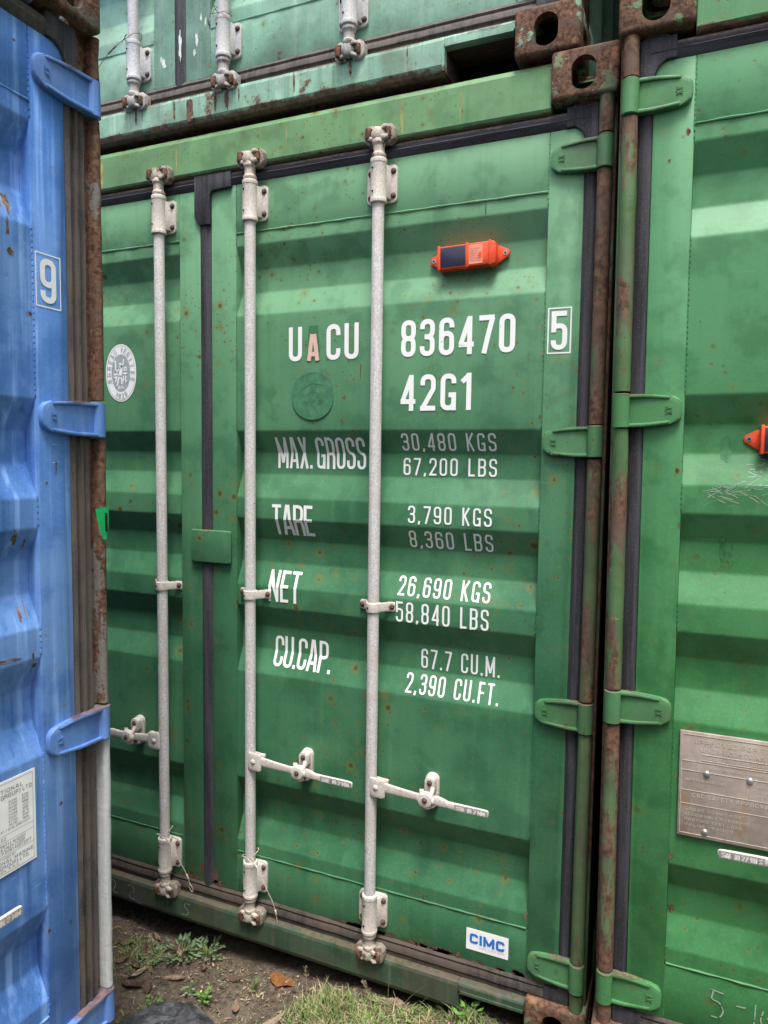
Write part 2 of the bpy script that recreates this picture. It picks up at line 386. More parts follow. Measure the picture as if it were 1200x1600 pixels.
def rrect(x0, x1, z0, z1, r, n=4, corners=(1, 1, 1, 1)):
    """corners: bottom-left, bottom-right, top-right, top-left"""
    out = []
    for (cx, cz, a0), on in zip((((x0+r), (z0+r), pi), ((x1-r), (z0+r), 1.5*pi), ((x1-r), (z1-r), 0), ((x0+r), (z1-r), .5*pi)), corners):
        if on: out += [(cx+r*cos(a0+i/n*pi/2), cz+r*sin(a0+i/n*pi/2)) for i in range(n+1)]
        else: out.append((cx+(r if cos(a0+pi/4) > 0 else -r), cz+(r if sin(a0+pi/4) > 0 else -r)))
    return out

# ------------------------------------------------------------------ the common container geometry (metres, right edge x=0)
D = 0.034                                            # door face behind the fitting face
CR = [(2.229, 2.018), (1.666, 1.459), (1.394, 1.182), (1.116, .901), (.549, .338)]
DEP = 0.031
def surf(z):
    for t, b in CR:
        if b < z < t: return D+.002+DEP*min(1, (t-z)/.067, (z-b)/.073)
    return D+.002

from mathutils import noise as NZ
def dent(x, z, seed, dd, p0, p1):
    if x < p0 or x > p1: return 0
    edge = min(1, min(x-p0, p1-x)/.1)
    return (NZ.noise(Vector((x*2.6+seed, z*2.8, seed*.37)))*dd*1.5+NZ.noise(Vector((x*7+seed, z*7, 3.3)))*dd*.40)*edge
def surf_main(x, z):
    if -1.117 < x < -.166: return surf(z)+dent(x, z, 11, .0016, -1.1165, -.1665)
    if x < -1.334: return surf(z)+dent(x, z, 61, .0016, -2.2715, -1.3345)
    return D
# ------------------------------------------------------------------ lettering made of strokes
SW = 0.135
def glyph(ch, W=0.46, s=SW):
    L = s/2; R = W-s/2; b = s/2; T = 1-s/2; m = .5
    C = {}
    if ch in '0O': return W, [('c', [(L, b), (R, b), (R, T), (L, T)])]
    if ch == '1': return W*.62, [('o', [(W*.62-L, 0), (W*.62-L, 1)]), ('o', [(W*.62-L*1.2, 1-s*.5), (0.02, .76)])]
    if ch == '2': return W, [('o', [(L, .70), (L, T), (R, T), (R, .60), (L*1.1, b)]), ('o', [(0, b), (W, b)])]
    if ch == '3': return W, [('o', [(L, .73), (L, T), (R, T), (R, .52), (.14, .52)]), ('o', [(.14, .52), (R, .52), (R, b), (L, b), (L, .27)])]
    if ch == '4': return W, [('o', [(W-s*.95, 0), (W-s*.95, 1)]), ('o', [(W-s*1.0, 1-s*.3), (L*.9, .26)]), ('o', [(0, .26), (W, .26)])]
    if ch == '5': return W, [('o', [(W-.02, T), (0.0, T)]), ('o', [(L, 1), (L, .46)]), ('o', [(L, .50), (L, .62), (R, .62), (R, b), (L, b), (L, .26)])]
    if ch == '6': return W, [('o', [(R, .73), (R, T), (L, T), (L, b+.2)]), ('c', [(L, b), (R, b), (R, .58), (L, .58)])]
    if ch == '7': return W, [('o', [(0, T), (W, T)]), ('o', [(R*1.03, T), (R*.72, .5), (.16, 0)])]
    if ch == '8': return W, [('c', [(L, .5), (R, .5), (R, T), (L, T)]), ('c', [(L, b), (R, b), (R, .5), (L, .5)])]
    if ch == '9': return W, [('c', [(L, .42), (R, .42), (R, T), (L, T)]), ('o', [(R, T-.2), (R, b), (L, b), (L, .27)])]
    if ch == 'U': return W, [('o', [(L, 1), (L, b), (R, b), (R, 1)])]
    if ch == 'C': return W, [('o', [(R, .68), (R, T), (L, T), (L, b), (R, b), (R, .32)])]
    if ch == 'G': return W, [('o', [(R, .73), (R, T), (L, T), (L, b), (R, b), (R, .24)]), ('o', [(R, 0), (R, .46)]), ('o', [(W, .42), (W*.52, .42)])]
    if ch == 'A': return W*1.1, [('o', [(L*.9, 0), (W*.55-L*.5, 1)]), ('o', [(W*.55+L*.5, 1), (W*1.1-L*.9, 0)]), ('o', [(.12, .25), (W*1.1-.12, .25)])]
    if ch == 'M': return W*1.3, [('o', [(L, 0), (L, 1)]), ('o', [(L, 1-L), (W*.65, .18)]), ('o', [(W*.65, .18), (W*1.3-L, 1-L)]), ('o', [(W*1.3-L, 0), (W*1.3-L, 1)])]
    if ch == 'W': return W*1.4, [('o', [(L, 1), (W*.4, 0)]), ('o', [(W*.4, 0), (W*.7, .8)]), ('o', [(W*.7, .8), (W, 0)]), ('o', [(W, 0), (W*1.4-L, 1)])]
    if ch == 'X': return W, [('o', [(L*.9, 0), (W-L*.9, 1)]), ('o', [(L*.9, 1), (W-L*.9, 0)])]
    if ch == 'N': return W*1.05, [('o', [(L, 0), (L, 1)]), ('o', [(L, 1-L), (W*1.05-L, L)]), ('o', [(W*1.05-L, 0), (W*1.05-L, 1)])]
    if ch == 'V': return W, [('o', [(L*.8, 1), (W/2, 0)]), ('o', [(W/2, 0), (W-L*.8, 1)])]
    if ch == 'Y': return W, [('o', [(L*.8, 1), (W/2, .45)]), ('o', [(W/2, .45), (W-L*.8, 1)]), ('o', [(W/2, 0), (W/2, .5)])]
    if ch == 'R': return W, [('o', [(L, 0), (L, 1)]), ('o', [(L, T), (R, T), (R, .48), (L, .48)]), ('o', [(R*.85, .5), (R, .36), (R, 0)])]
    if ch == 'P': return W, [('o', [(L, 0), (L, 1)]), ('o', [(L, T), (R, T), (R, .45), (L, .45)])]
    if ch == 'B': return W, [('o', [(L, 0), (L, 1)]), ('o', [(L, T), (R, T), (R, .52), (L, .52)]), ('o', [(L, .52), (R, .52), (R, b), (L, b)])]
    if ch == 'D': return W, [('o', [(L, 0), (L, 1)]), ('o', [(L, T), (R, T), (R, b), (L, b)])]
    if ch == 'S': return W, [('o', [(R, .71), (R, T), (L, T), (L, .56), (R, .45), (R, b), (L, b), (L, .28)])]
    if ch == 'E': return W*.85, [('o', [(L, 0), (L, 1)]), ('o', [(L, T), (W*.85, T)]), ('o', [(L, .51), (W*.8, .51)]), ('o', [(L, b), (W*.85, b)])]
    if ch == 'F': return W*.85, [('o', [(L, 0), (L, 1)]), ('o', [(L, T), (W*.85, T)]), ('o', [(L, .5), (W*.8, .5)])]
    if ch == 'L': return W*.85, [('o', [(L, 0), (L, 1)]), ('o', [(L, b), (W*.85, b)])]
    if ch == 'T': return W*.95, [('o', [(0, T), (W*.95, T)]), ('o', [(W*.475, 0), (W*.475, T)])]
    if ch == 'K': return W, [('o', [(L, 0), (L, 1)]), ('o', [(R, 1), (L, .40)]), ('o', [(.16, .55), (R, 0)])]
    if ch == 'H': return W, [('o', [(L, 0), (L, 1)]), ('o', [(R, 0), (R, 1)]), ('o', [(L, .5), (R, .5)])]
    if ch == 'I': return s, [('o', [(L, 0), (L, 1)])]
    if ch == '.': return s*1.15, [('o', [(s*.57, 0), (s*.57, s*1.1)])]
    if ch == ',': return s*1.3, [('o', [(s*.8, s*1.2), (s*.3, -s*.5)])]
    if ch == '-': return W*.7, [('o', [(0, .45), (W*.7, .45)])]
    if ch == '/': return W*.8, [('o', [(L, 0), (W*.8-L, 1)])]
    if ch == '(': return s*2, [('o', [(s*1.7, 1), (L, .75), (L, .25), (s*1.7, 0)])]
    if ch == ')': return s*2, [('o', [(s*.3, 1), (s*1.5, .75), (s*1.5, .25), (s*.3, 0)])]
    return W*.7, []
def fillet(pts, closed, r):
    out = []; n = len(pts)
    for i, p in enumerate(pts):
        if not closed and i in (0, n-1): out.append(p); continue
        a = Vector(pts[i-1]); c = Vector(pts[(i+1) % n]); q = Vector(p)
        u = (a-q); v = (c-q); lu, lv = u.length, v.length
        ang = u.angle(v)
        rr = min(r/math.tan(ang/2), lu*(.5 if closed or i > 1 else .98), lv*(.5 if closed or i < n-2 else .98))
        P0 = q+u.normalized()*rr; P1 = q+v.normalized()*rr
        for k in range(7):
            t = k/6; out.append(tuple(P0*(1-t)**2+q*2*t*(1-t)+P1*t*t))
    res = [out[0]]
    for p in out[1:]:
        if (Vector(p)-Vector(res[-1])).length > 1e-5: res.append(p)
    if closed and (Vector(res[0])-Vector(res[-1])).length < 1e-5: res.pop()
    return res
def stroke(bm, pts, closed, hw, f, lift):
    n = len(pts); A = []; Bv = []
    for i, p in enumerate(pts):
        a = Vector(pts[i-1]) if (closed or i > 0) else None
        c = Vector(pts[(i+1) % n]) if (closed or i < n-1) else None
        q = Vector(p)
        d = ((q-a).normalized() if a is not None else Vector((0, 0)))+((c-q).normalized() if c is not None else Vector((0, 0)))
        d.normalize(); nn = Vector((-d.y, d.x))
        k = 1.0
        if a is not None and c is not None: k = 1/max(.6, nn.dot(Vector((-(q-a).normalized().y, (q-a).normalized().x))))
        A.append(bm.verts.new(f(q+nn*hw*k, lift))); Bv.append(bm.verts.new(f(q-nn*hw*k, lift)))
    for i in range(n if closed else n-1):
        j = (i+1) % n
        bm.faces.new((A[i], Bv[i], Bv[j], A[j]))
def textmesh(bm, s, x0, x1, z0, z1, yf=None, sw=SW, gap=.13, space=.32, W=.46, corr=False, lift0=.0011, word=None):
    """lay the string into the rectangle x0..x1, z0..z1 on the surface y = yf(z)"""
    xs = 0; items = []
    wi = 0
    for ch in s:
        if ch == ' ': xs += space; wi += 1; continue
        wd, st = glyph(ch, W, sw)
        if word is None or wi == word: items.append((xs, st))
        xs += wd+gap
    tot = xs-gap; sx = (x1-x0)/tot; h = z1-z0
    yf = yf or (lambda z: D)
    li = 0
    for ox, st in items:
        for kind, pts in st:
            li += 1
            P = fillet(pts, kind == 'c', .17)
            # work in metres so that the pen keeps its width
            def f(q, lift): return (x0+q.x, lift, z0+q.y)
            PP = [((ox+p[0])*sx, p[1]*h) for p in P]
            stroke(bm, PP, kind == 'c', sw*h/2 if sx > h*.9 else sw*(h*.45+sx*.55)/2, f, li)
    if corr:
        for t, b in CR:
            for zz in (t, t-.067, b+.073, b, t-.033, b+.036):
                if z0-.01 < zz < z1+.01:
                    bmesh.ops.bisect_plane(bm, geom=bm.verts[:]+bm.edges[:]+bm.faces[:], plane_co=(0, 0, zz), plane_no=(0, 0, 1))
    two = yf is surf_main
    if two:
        zz = z0+.012
        while zz < z1:
            bmesh.ops.bisect_plane(bm, geom=bm.verts[:]+bm.edges[:]+bm.faces[:], plane_co=(0, 0, zz), plane_no=(0, 0, 1)); zz += .012
    for v in bm.verts:
        if v.co.y >= 0.5: v.co.y = (yf(v.co.x, v.co.z) if two else yf(v.co.z))-lift0-(v.co.y % 9)*.00008
def lettering(name, s, x0, x1, z0, z1, mat, parent, yf=surf_main, corr=True, **k):
    bm = B(); textmesh(bm, s, x0, x1, z0, z1, yf, corr=corr, **k)
    me = bpy.data.meshes.new(name); bm.to_mesh(me); bm.free(); me.materials.append(mat)
    return link(name, me, parent)

# ------------------------------------------------------------------ corner fitting (one casting, holes cut through)
def make_fitting():
    bm = B(); box(bm, -.162, 0, 0, .178, 0, .118)
    bmesh.ops.recalc_face_normals(bm, faces=bm.faces)
    bmesh.ops.bevel(bm, geom=bm.edges[:], offset=.009, segments=3, affect='EDGES', profile=.5)
    me = bpy.data.meshes.new('fit0'); bm.to_mesh(me); bm.free()
    o = link('fit0', me)
    cuts = []
    def cut(bm2):
        bmesh.ops.recalc_face_normals(bm2, faces=bm2.faces)
        m2 = bpy.data.meshes.new('c'); bm2.to_mesh(m2); bm2.free(); c = link('c', m2); cuts.append(c)
        md = o.modifiers.new('b', 'BOOLEAN'); md.object = c; md.operation = 'DIFFERENCE'; md.solver = 'EXACT'
    def stad(cx, cz, w, h, ry):
        r = min(w, h)/2*ry
        return rrect(cx-w/2, cx+w/2, cz-h/2, cz+h/2, r, 6)
    b = B(); box(b, -.136, -.026, .026, .152, .024, .094); cut(b)
    b = B(); prism(b, stad(-.083, .056, .060, .080, .98), 'y', -.02, .05); cut(b)
    b = B(); prism(b, [(y, z) for y, z in stad(.089, .056, .079, .051, .98)], 'x', -.20, .04); cut(b)
    b = B(); prism(b, stad(-.081, .089, .0635, .124, .9), 'z', -.02, .14); cut(b)
    dg = bpy.context.evaluated_depsgraph_get()
    me2 = bpy.data.meshes.new_from_object(o.evaluated_get(dg)); me2.name = 'corner_fitting'
    for c in cuts+[o]: bpy.data.objects.remove(c)
    for p in me2.polygons: p.use_smooth = True
    me2.set_sharp_from_angle(angle=radians(30))
    me2.materials.clear()
    return me2
FIT = make_fitting()

# ------------------------------------------------------------------ doors
def arc_profile():
    """(y,z) polyline of the corrugated panel, bends softened"""
    pts = [(D+.002, 2.268)]
    for t, b in CR: pts += [(D+.002, t), (D+.002+DEP, t-.067), (D+.002+DEP, b+.073), (D+.002, b)]
    pts.append((D+.002, .298))
    out = [pts[0]]
    for i in range(1, len(pts)-1):
        q = Vector(pts[i]); u = (Vector(pts[i-1])-q); v = (Vector(pts[i+1])-q)
        r = min(.0048, u.length*.45, v.length*.45)
        P0 = q+u.normalized()*r; P1 = q+v.normalized()*r
        for k in range(5):
            t = k/4; out.append(tuple(P0*(1-t)**2+q*2*t*(1-t)+P1*t*t))
    out.append(pts[-1]); return out
PROF = arc_profile()
def panel_mesh(p0, p1, seed, dd=0.0016):
    rnd = random.Random(seed); bm = B(); nx = 44
    cols = []
    prof = []
    for a, b in zip(PROF, PROF[1:]):
        n = max(1, int((a[1]-b[1])/.03))
        for k in range(n): prof.append((a[0]+(b[0]-a[0])*k/n, a[1]+(b[1]-a[1])*k/n))
    prof.append(PROF[-1])
    for i in range(nx+1):
        x = p0+(p1-p0)*i/nx; edge = min(1, min(x-p0, p1-x)/.1)
        cols.append([bm.verts.new((x, y+dent(x, z, seed, dd, p0, p1), z)) for y, z in prof])
    for a, b in zip(cols, cols[1:]):
        for j in range(len(prof)-1): bm.faces.new((a[j], a[j+1], b[j+1], b[j]))
    # closing walls at both ends and the back sheet
    for x, cc in ((p0, cols[0]), (p1, cols[-1])):
        back = [bm.verts.new((x, D+.055, v.co.z)) for v in cc]
        for j in range(len(prof)-1): bm.faces.new((cc[j], cc[j+1], back[j+1], back[j]))
    return bm
def make_door(par, x0, x1, p0, p1, m, seed, round_left, round_right, left=False):
    """x0..x1 outer edges, p0..p1 corrugated panel between the tubes; returns the door part"""
    bm = B()
    prism(bm, rrect(x0, p0, .155, 2.415, .03, 4, (round_left, 0, 0, round_left)), 'y', D, D+.06)
    prism(bm, rrect(p1, x1, .155, 2.415, .03, 4, (0, round_right, round_right, 0)), 'y', D, D+.06)
    d = obj('door', bm, m['door'], par, bevel=.0035)
    bm = B(); box(bm, p0+.0005, p1-.0005, D+.0012, D+.058, 2.268, 2.415); obj('top_rail', bm, m['door'], d, bevel=.002)
    bm = B(); box(bm, p0+.0005, p1-.0005, D+.0012, D+.058, .155, .298); obj('bottom_rail', bm, m['door'], d, bevel=.002)
    bm = panel_mesh(p0+.0005, p1-.0005, seed, .0035 if m is MB_ else .0016)
    pn = obj('corrugated_panel', bm, m['door'], d, ang=50)
    # weld beads
    bm = B(); rnd = random.Random(seed)
    for z, s_ in ((2.268, 1), (.298, 1)):
        tube(bm, [(p0+.002+(p1-p0-.004)*i/40, D+.0012, z+rnd.uniform(-.0007, .0007)) for i in range(41)], lambda t: .0028+.0008*sin(t*190), 6)
    for x in (p0, p1):
        zs = [2.40-.011*i for i in range(14)]+[.288-.011*i for i in range(12)]
        for t, b in [(2.268, 2.229)]+[(a[1], c[0]) for a, c in zip(CR, CR[1:])]+[(.338, .298)]:
            n = max(1, int((t-b)/.012)); zs += [t-(t-b)*i/n for i in range(n)]
        for z in zs: cyl(bm, (x+rnd.uniform(-.0008, .0008), D+.0012, z+.0045), (x+rnd.uniform(-.0008, .0008), D+.0012, z-.0045), .0019, seg=5)
    obj('weld_bead', bm, m['door'], d)['kind'] = 'stuff'
    return d
# ------------------------------------------------------------------ hinges
HZ = [2.341, 1.633, .9215, .210]
def hinge_mesh(side, ext=0):
    """blade from barrel (x=0) to x=-.108*side, raised rims, closed tip"""
    bm = B(); s = side
    top = [(0, .0385), (-.030, .0385), (-.055, .0365), (-.088, .0330), (-.104, .0285), (-.112, .019), (-.1140, .008)]
    top[0] = (ext, .0385)
    out = top+[(x, -z) for x, z in top[::-1]]
    y0, y1 = D-.013, D-.0002
    prism(bm, [(x*s, z) for x, z in out], 'y', y0, y1)
    es = [e for e in bm.edges if abs(e.verts[0].co.y-y0) < 1e-6 and abs(e.verts[1].co.y-y0) < 1e-6]
    bmesh.ops.bevel(bm, geom=es, offset=.004, segments=2, affect='EDGES', profile=.6)
    for sg in (1, -1):
        loft(bm, [((x*s, y0+yo, sg*z), (0, .0042*k, 0), (0, 0, .0036*k)) for x, z, yo, k in
                  ((.006+ext, .0340, -.003, 1.1), (-.028, .0340, -.001, 1.1), (-.052, .0320, .0, 1), (-.084, .0285, .001, .9), (-.094, .0265, .004, .35))])
    return bm
def emboss(bm, s, side):
    pass
def add_hinge(par, x, z, side, mat, txt_mat, name_me={}, rnd=random.Random(3)):
    key = (side, mat.name)
    if key not in name_me:
        o = obj('hinge', hinge_mesh(side, .030 if mat is M['b_hinge'] else 0), mat, par, ang=40)
        name_me[key] = o.data
    else: o = link('hinge', name_me[key], par)
    o.location = (x, 0, z+rnd.uniform(-.002, .002)); o.rotation_euler = (0, rnd.uniform(-.02, .02), 0)
    k2 = ('b', mat.name)
    if k2 not in name_me:
        bm = B()
        for i in range(1): lathe(bm, [(.0165, -.040), (.0195, -.038), (.0195, .038), (.0165, .040)], 0, 0, 20)
        box(bm, -.016, .016, 0, .05, -.036, .036)
        b = obj('hinge_barrel', bm, mat, o); name_me[k2] = b.data
    else: b = link('hinge_barrel', name_me[k2], o)
    b.location = ((.0185+(.024 if mat is M['b_hinge'] else 0))*side, .030 if mat is M['b_hinge'] else .019, 0)
    k3 = ('t', side, mat.name)
    if k3 not in name_me:
        bm = B(); textmesh(bm, 'XY', -.009, .009, -.007, .007, lambda z: 0, W=.6)
        me = bpy.data.meshes.new('hinge_mark'); 
        bmesh.ops.rotate(bm, verts=bm.verts, matrix=Matrix.Rotation(pi/2*side, 3, 'Y'))
        r = bmesh.ops.extrude_face_region(bm, geom=bm.faces[:])
        for v in r['geom']:
            if isinstance(v, bmesh.types.BMVert): v.co.y -= .0012
        bm.to_mesh(me); bm.free(); me.materials.append(txt_mat); name_me[k3] = me
    t = link('hinge_mark', name_me[k3], o); t.location = (-.086*side, D-.0126, 0)
    return o

# ------------------------------------------------------------------ locking gear
def bracket_mesh(sym=True, rough=False):
    bm = B()
    # tube housing with collars
    lathe(bm, [(.0215, -.060), (.0235, -.058), (.0235, -.049), (.0222, -.048), (.0222, .046), (.0232, .047), (.0232, .058), (.0205, .060)], 0, 0, 28)
    # foot plate
    prism(bm, rrect(-.045, .045, -.052, .050, .012, 4), 'y', .024, .0335)
    # webs from housing to plate
    for s in (1, -1):
        prism(bm, [(s*.012, -.012), (s*.0215, .004), (s*.029, .022), (s*.034, .0335), (s*.004, .0335), (s*.004, .0)], 'z', -.044, .044)
    return bm
def bolt_mesh():
    bm = B(); cyl(bm, (0, .001, 0), (0, -.0012, 0), .0088, .0084, 14); dome(bm, (0, -.001, 0), .0074, flat_=.75); return bm
def nipple_mesh():
    bm = B(); cyl(bm, (-.0085, -.0195, 0), (-.0095, -.0226, 0), .0030, .0026, 10)
    return bm
def cam_mesh(up=1, seed=0):
    """end of a locking bar: neck, block, two claws; z measured outwards from the bracket"""
    rnd = random.Random(seed); u = up; bm = B()
    L = [(.0185, .060), (.0205, .064), (.0205, .070), (.0160, .076), (.0160, .094), (.0195, .100), (.0195, .106), (.0165, .112), (.013, .128)]
    lathe(bm, [(r, z*u) for r, z in (L if u > 0 else L[::-1])], 0, 0, 22)
    a = rnd.uniform(-.25, .25)
    # block
    def sec(x, y, z, hx, hy, hz): return None
    loft(bm, [((-.017, -.002, u*.121), (0, .013, 0), (0, 0, .010)), ((-.006, -.004, u*.124), (0, .015, 0), (0, 0, .017)), ((.010, -.002, u*.124), (0, .014, 0), (0, 0, .015)), ((.020, .004, u*.119), (0, .010, 0), (0, 0, .008))])
    # claws
    for s, k in ((1, 1.0), (-1, .85)):
        pts = [(.008*s, -.006, .112), (.020*s, -.012, .110), (.030*s, -.010, .113), (.034*s, -.002, .119)]
        loft(bm, [(Vector((x, y, z*u)), (0, .006*q*k, 0), (0, 0, .005*q*k)) for (x, y, z), q in zip(pts, (1.2, 1.1, .9, .45))])
        pts = [(.006*s, -.004, .134), (.018*s, -.008, .140), (.027*s, -.004, .142), (.031*s, .004, .139)]
        loft(bm, [(Vector((x, y, z*u)), (0, .006*q*k, 0), (0, 0, .0045*q*k)) for (x, y, z), q in zip(pts, (1.2, 1.1, .9, .45))])
    return bm
def keeper_mesh(up=1, side=1):
    u = up; bm = B()
    K = [(.010, .100), (.034, .098), (.047, .110), (.047, .138), (.036, .150), (.012, .150), (.010, .140), (.024, .134), (.026, .114), (.010, .110)]
    prism(bm, [(x*side*(1 if side > 0 else .93), z*u) for x, z in K], 'y', -.002, .024)
    return bm
def pin_mesh(up=1, side=1):
    bm = B(); u = up
    if side < 0: cyl(bm, (-.028, -.012, u*.110), (-.0285, -.011, u*.116), .0075, .0100, 8); cyl(bm, (-.0285, -.011, u*.116), (-.029, -.010, u*.140), .0100, .0080, 10)
    else: cyl(bm, (.030, -.006, u*.114), (.031, -.005, u*.138), .008, .0065, 10)
    return bm
def strap_mesh():
    bm = B()
    lathe(bm, [(.0205, -.0135), (.0212, -.0125), (.0212, .0125), (.0205, .0135)], 0, 0, 24)
    for s in (1, -1):
        loft(bm, [((s*.012, -.008, 0), (0, .008, 0), (0, 0, .0128)), ((s*.022, .006, 0), (0, .007, 0), (0, 0, .0128)), ((s*.030, .020, 0), (.0, .006, 0), (0, 0, .0128)),
                  ((s*.036, .029, 0), (0, .0045, 0), (0, 0, .0135)), ((s*.052, .030, 0), (0, .0035, 0), (0, 0, .0135)), ((s*.055, .0305, 0), (0, .003, 0), (0, 0, .010))])
    return bm
def handle_mesh(s, L, drop, seed):
    """flat bar from the hub, twisting into a grip; x runs in direction s"""
    bm = B()
    def sec(t, z, y, hz, hy): return ((s*t, y, z), (0, hy, 0), (0, 0, hz))
    loft(bm, [sec(.020, .002, -.010, .0125, .004), sec(.060, .001, -.012, .0130, .004), sec(.105, -.001, -.014, .0110, .0045), sec(.150, -.002, -.016, .0095, .0045),
              sec(.185, -.002, -.017, .0115, .0045), sec(.212, -.002, -.017, .0130, .0050), sec(.228, -.004, -.017, .0110, .006), sec(.242, -.0065, -.0165, .0085, .0055),
              sec(.262, -.0075, -.017, .0095, .0045), sec(L-.012, -.0085, -.017, .0092, .0040), sec(L-.003, -.0088, -.017, .0082, .0036), sec(L, -.009, -.017, .0056, .0025)])
    return bm
def hub_mesh(s):
    bm = B()
    loft(bm, [((s*.004, -.0165, 0), (0, .0030, 0), (0, 0, .026)), ((s*.012, -.0185, 0), (0, .0030, 0), (0, 0, .0285)), ((s*.044, -.0195, -.001), (0, .0030, 0), (0, 0, .0275)), ((s*.051, -.0175, -.001), (0, .0025, 0), (0, 0, .024))])
    loft(bm, [((s*.010, .006, 0), (0, .0025, 0), (0, 0, .022)), ((s*.052, .003, 0), (0, .0025, 0), (0, 0, .020))])
    box(bm, *sorted((s*.040, s*.056)), -.006, .003, .010, .0225)
    dome(bm, (s*.024, -.0215, 0), .0090, flat_=.5, seg=6)
    return bm
def catch_mesh(s, seed):
    bm = B()
    prism(bm, rrect(-.0170, .0170, -.046, .046, .0165, 6), 'y', .020, .0335)            # back plate on the door
    prism(bm, rrect(-.0125, .0125, -.002, .043, .0120, 6), 'y', -.002, .0225)            # upper lug
    prism(bm, rrect(-.0140, .0140, -.043, -.014, .0120, 6), 'y', .006, .0225)
    loft(bm, [((0, -.030, .0115), (.0125, 0, 0), (0, .006, .004)), ((0, -.033, 0), (.0205, 0, 0), (0, .006, .0)), ((0, -.033, -.008), (.0215, 0, 0), (0, .006, .0)), ((0, -.030, -.020), (.013, 0, 0), (0, .006, -.003))])
    cyl(bm, (0, -.042, -.003), (0, -.028, -.003), .0185, .021, 8)
    tube(bm, [(-.013, -.022, .018), (-.012, -.026, .009), (-.010, -.030, .0)], .006, 8)
    tube(bm, [(.013, -.014, .024), (.012, -.024, .010), (.010, -.030, .0)], .0055, 8)
    loft(bm, [((-.016, -.026, -.023), (0, .004, 0), (0, 0, .003)), ((.002, -.031, -.026), (0, .005, 0), (0, 0, .0035)), ((.013, -.027, -.024), (0, .004, 0), (0, 0, .003))])
    return bm
CACHE = {}
def shared(key, name, fn, mat, par, loc=None, **k):
    kk = (key, mat.name)
    if kk in CACHE: return link(name, CACHE[kk], par, loc)
    o = obj(name, fn(), mat, par, loc=loc, **k); CACHE[kk] = o.data; return o
def locking_bar(par, x, m, s, catch_dx, handle_len, seed, zdrop=0.0, full=True, tilt=0.0):
    """s=+1: handle points to +x"""
    bm = B(); lathe(bm, [(.0165, .19), (.0168, .195), (.0168, 2.395), (.0165, 2.40)], 0, 0, 24)
    bar = obj('locking_bar', bm, m['bar'], par, loc=(x, .002, 0))
    br, cm = m['bracket'], m['cam']
    for z, u in ((2.345, 1), (.238, -1)):
        o = shared('br', 'guide_bracket', bracket_mesh, br, bar, (0, 0, z), bevel=.0015)
        if u < 0: o.rotation_euler = (0, 0, 0)
        for bx in (-.034, .034):
            for bz in (-.034, .032): shared('bo', 'bolt', bolt_mesh, M['bolt'], bar, (bx, .0235, z+bz))
        for bz in (-.031, .031): shared('ni', 'grease_nipple', nipple_mesh, M['dark'], bar, (0, 0, z+bz))
        shared(('cam', u, seed % 3), 'cam', lambda: cam_mesh(u, seed), cm, bar, (0, 0, z), bevel=.001)
        for sd_ in (1, -1):
            shared(('kp', u, sd_), 'cam_keeper', lambda: keeper_mesh(u, sd_), m['keeper'], bar, (0, 0, z), bevel=.003)
            shared(('pn', u, sd_), 'keeper_pin', lambda: pin_mesh(u, sd_), M['pin'], bar, (0, 0, z), bevel=.001)
    shared('st', 'strap', strap_mesh, br, bar, (0, 0, 1.158), bevel=.001)
    for bx in (-.046, .046): shared('bo', 'bolt', bolt_mesh, M['bolt'], bar, (bx, .0262, 1.158))
    shared('ni', 'grease_nipple', nipple_mesh, M['dark'], bar, (0, .0012, 1.158))
    if not full: return bar
    h = shared(('hub', s), 'handle_hub', lambda: hub_mesh(s), br, bar, (0, 0, .635), bevel=.001)
    hd = obj('handle', handle_mesh(s, handle_len, zdrop, seed), br, bar, loc=(0, 0, .635), bevel=.0008)
    c = shared(('ct', s), 'handle_catch', lambda: catch_mesh(s, seed), br, bar, (s*(catch_dx-.010), .003, .640), bevel=.002); c.scale = (1.18, 1, 1.08)
    for by, bz in ((.0005, .6705), (.0085, .6085), (-.0385, .637)): shared('bo', 'bolt', bolt_mesh, M['bolt'], bar, (s*(catch_dx-.010), by, bz)).scale = (.95,)*3 if by > -.04 else (.5,)*3
    # worn grip sleeve with raised characters
    bm = B()
    x0 = .262; x1 = handle_len-.003
    z0 = -.0075; z1 = -.0087
    loft(bm, [((s*x0, -.0218, z0), (0, .0012, 0), (0, 0, .0088)), ((s*x1, -.0218, z1), (0, .0012, 0), (0, 0, .0084))])
    obj('grip_face', bm, M['grip'], bar, loc=(0, 0, .635))
    bm = B()
    textmesh(bm, 'SAEJIN 2 MM' if s > 0 else 'SAEJIN 27 VH S', 0, 1, -.3, .3, lambda z: 0, W=.55, gap=.15)
    for v in bm.verts:
        t = v.co.x if s > 0 else 1-v.co.x
        xx = x0+.006+(x1-x0-.012)*t; zc = z0+(z1-z0)*(xx-x0)/(x1-x0)
        v.co = Vector((s*xx, -.0230+v.co.y*.3, zc+v.co.z*.020))
    obj('grip_lettering', bm, M['grip_txt'], bar, loc=(0, 0, .635))
    return bar
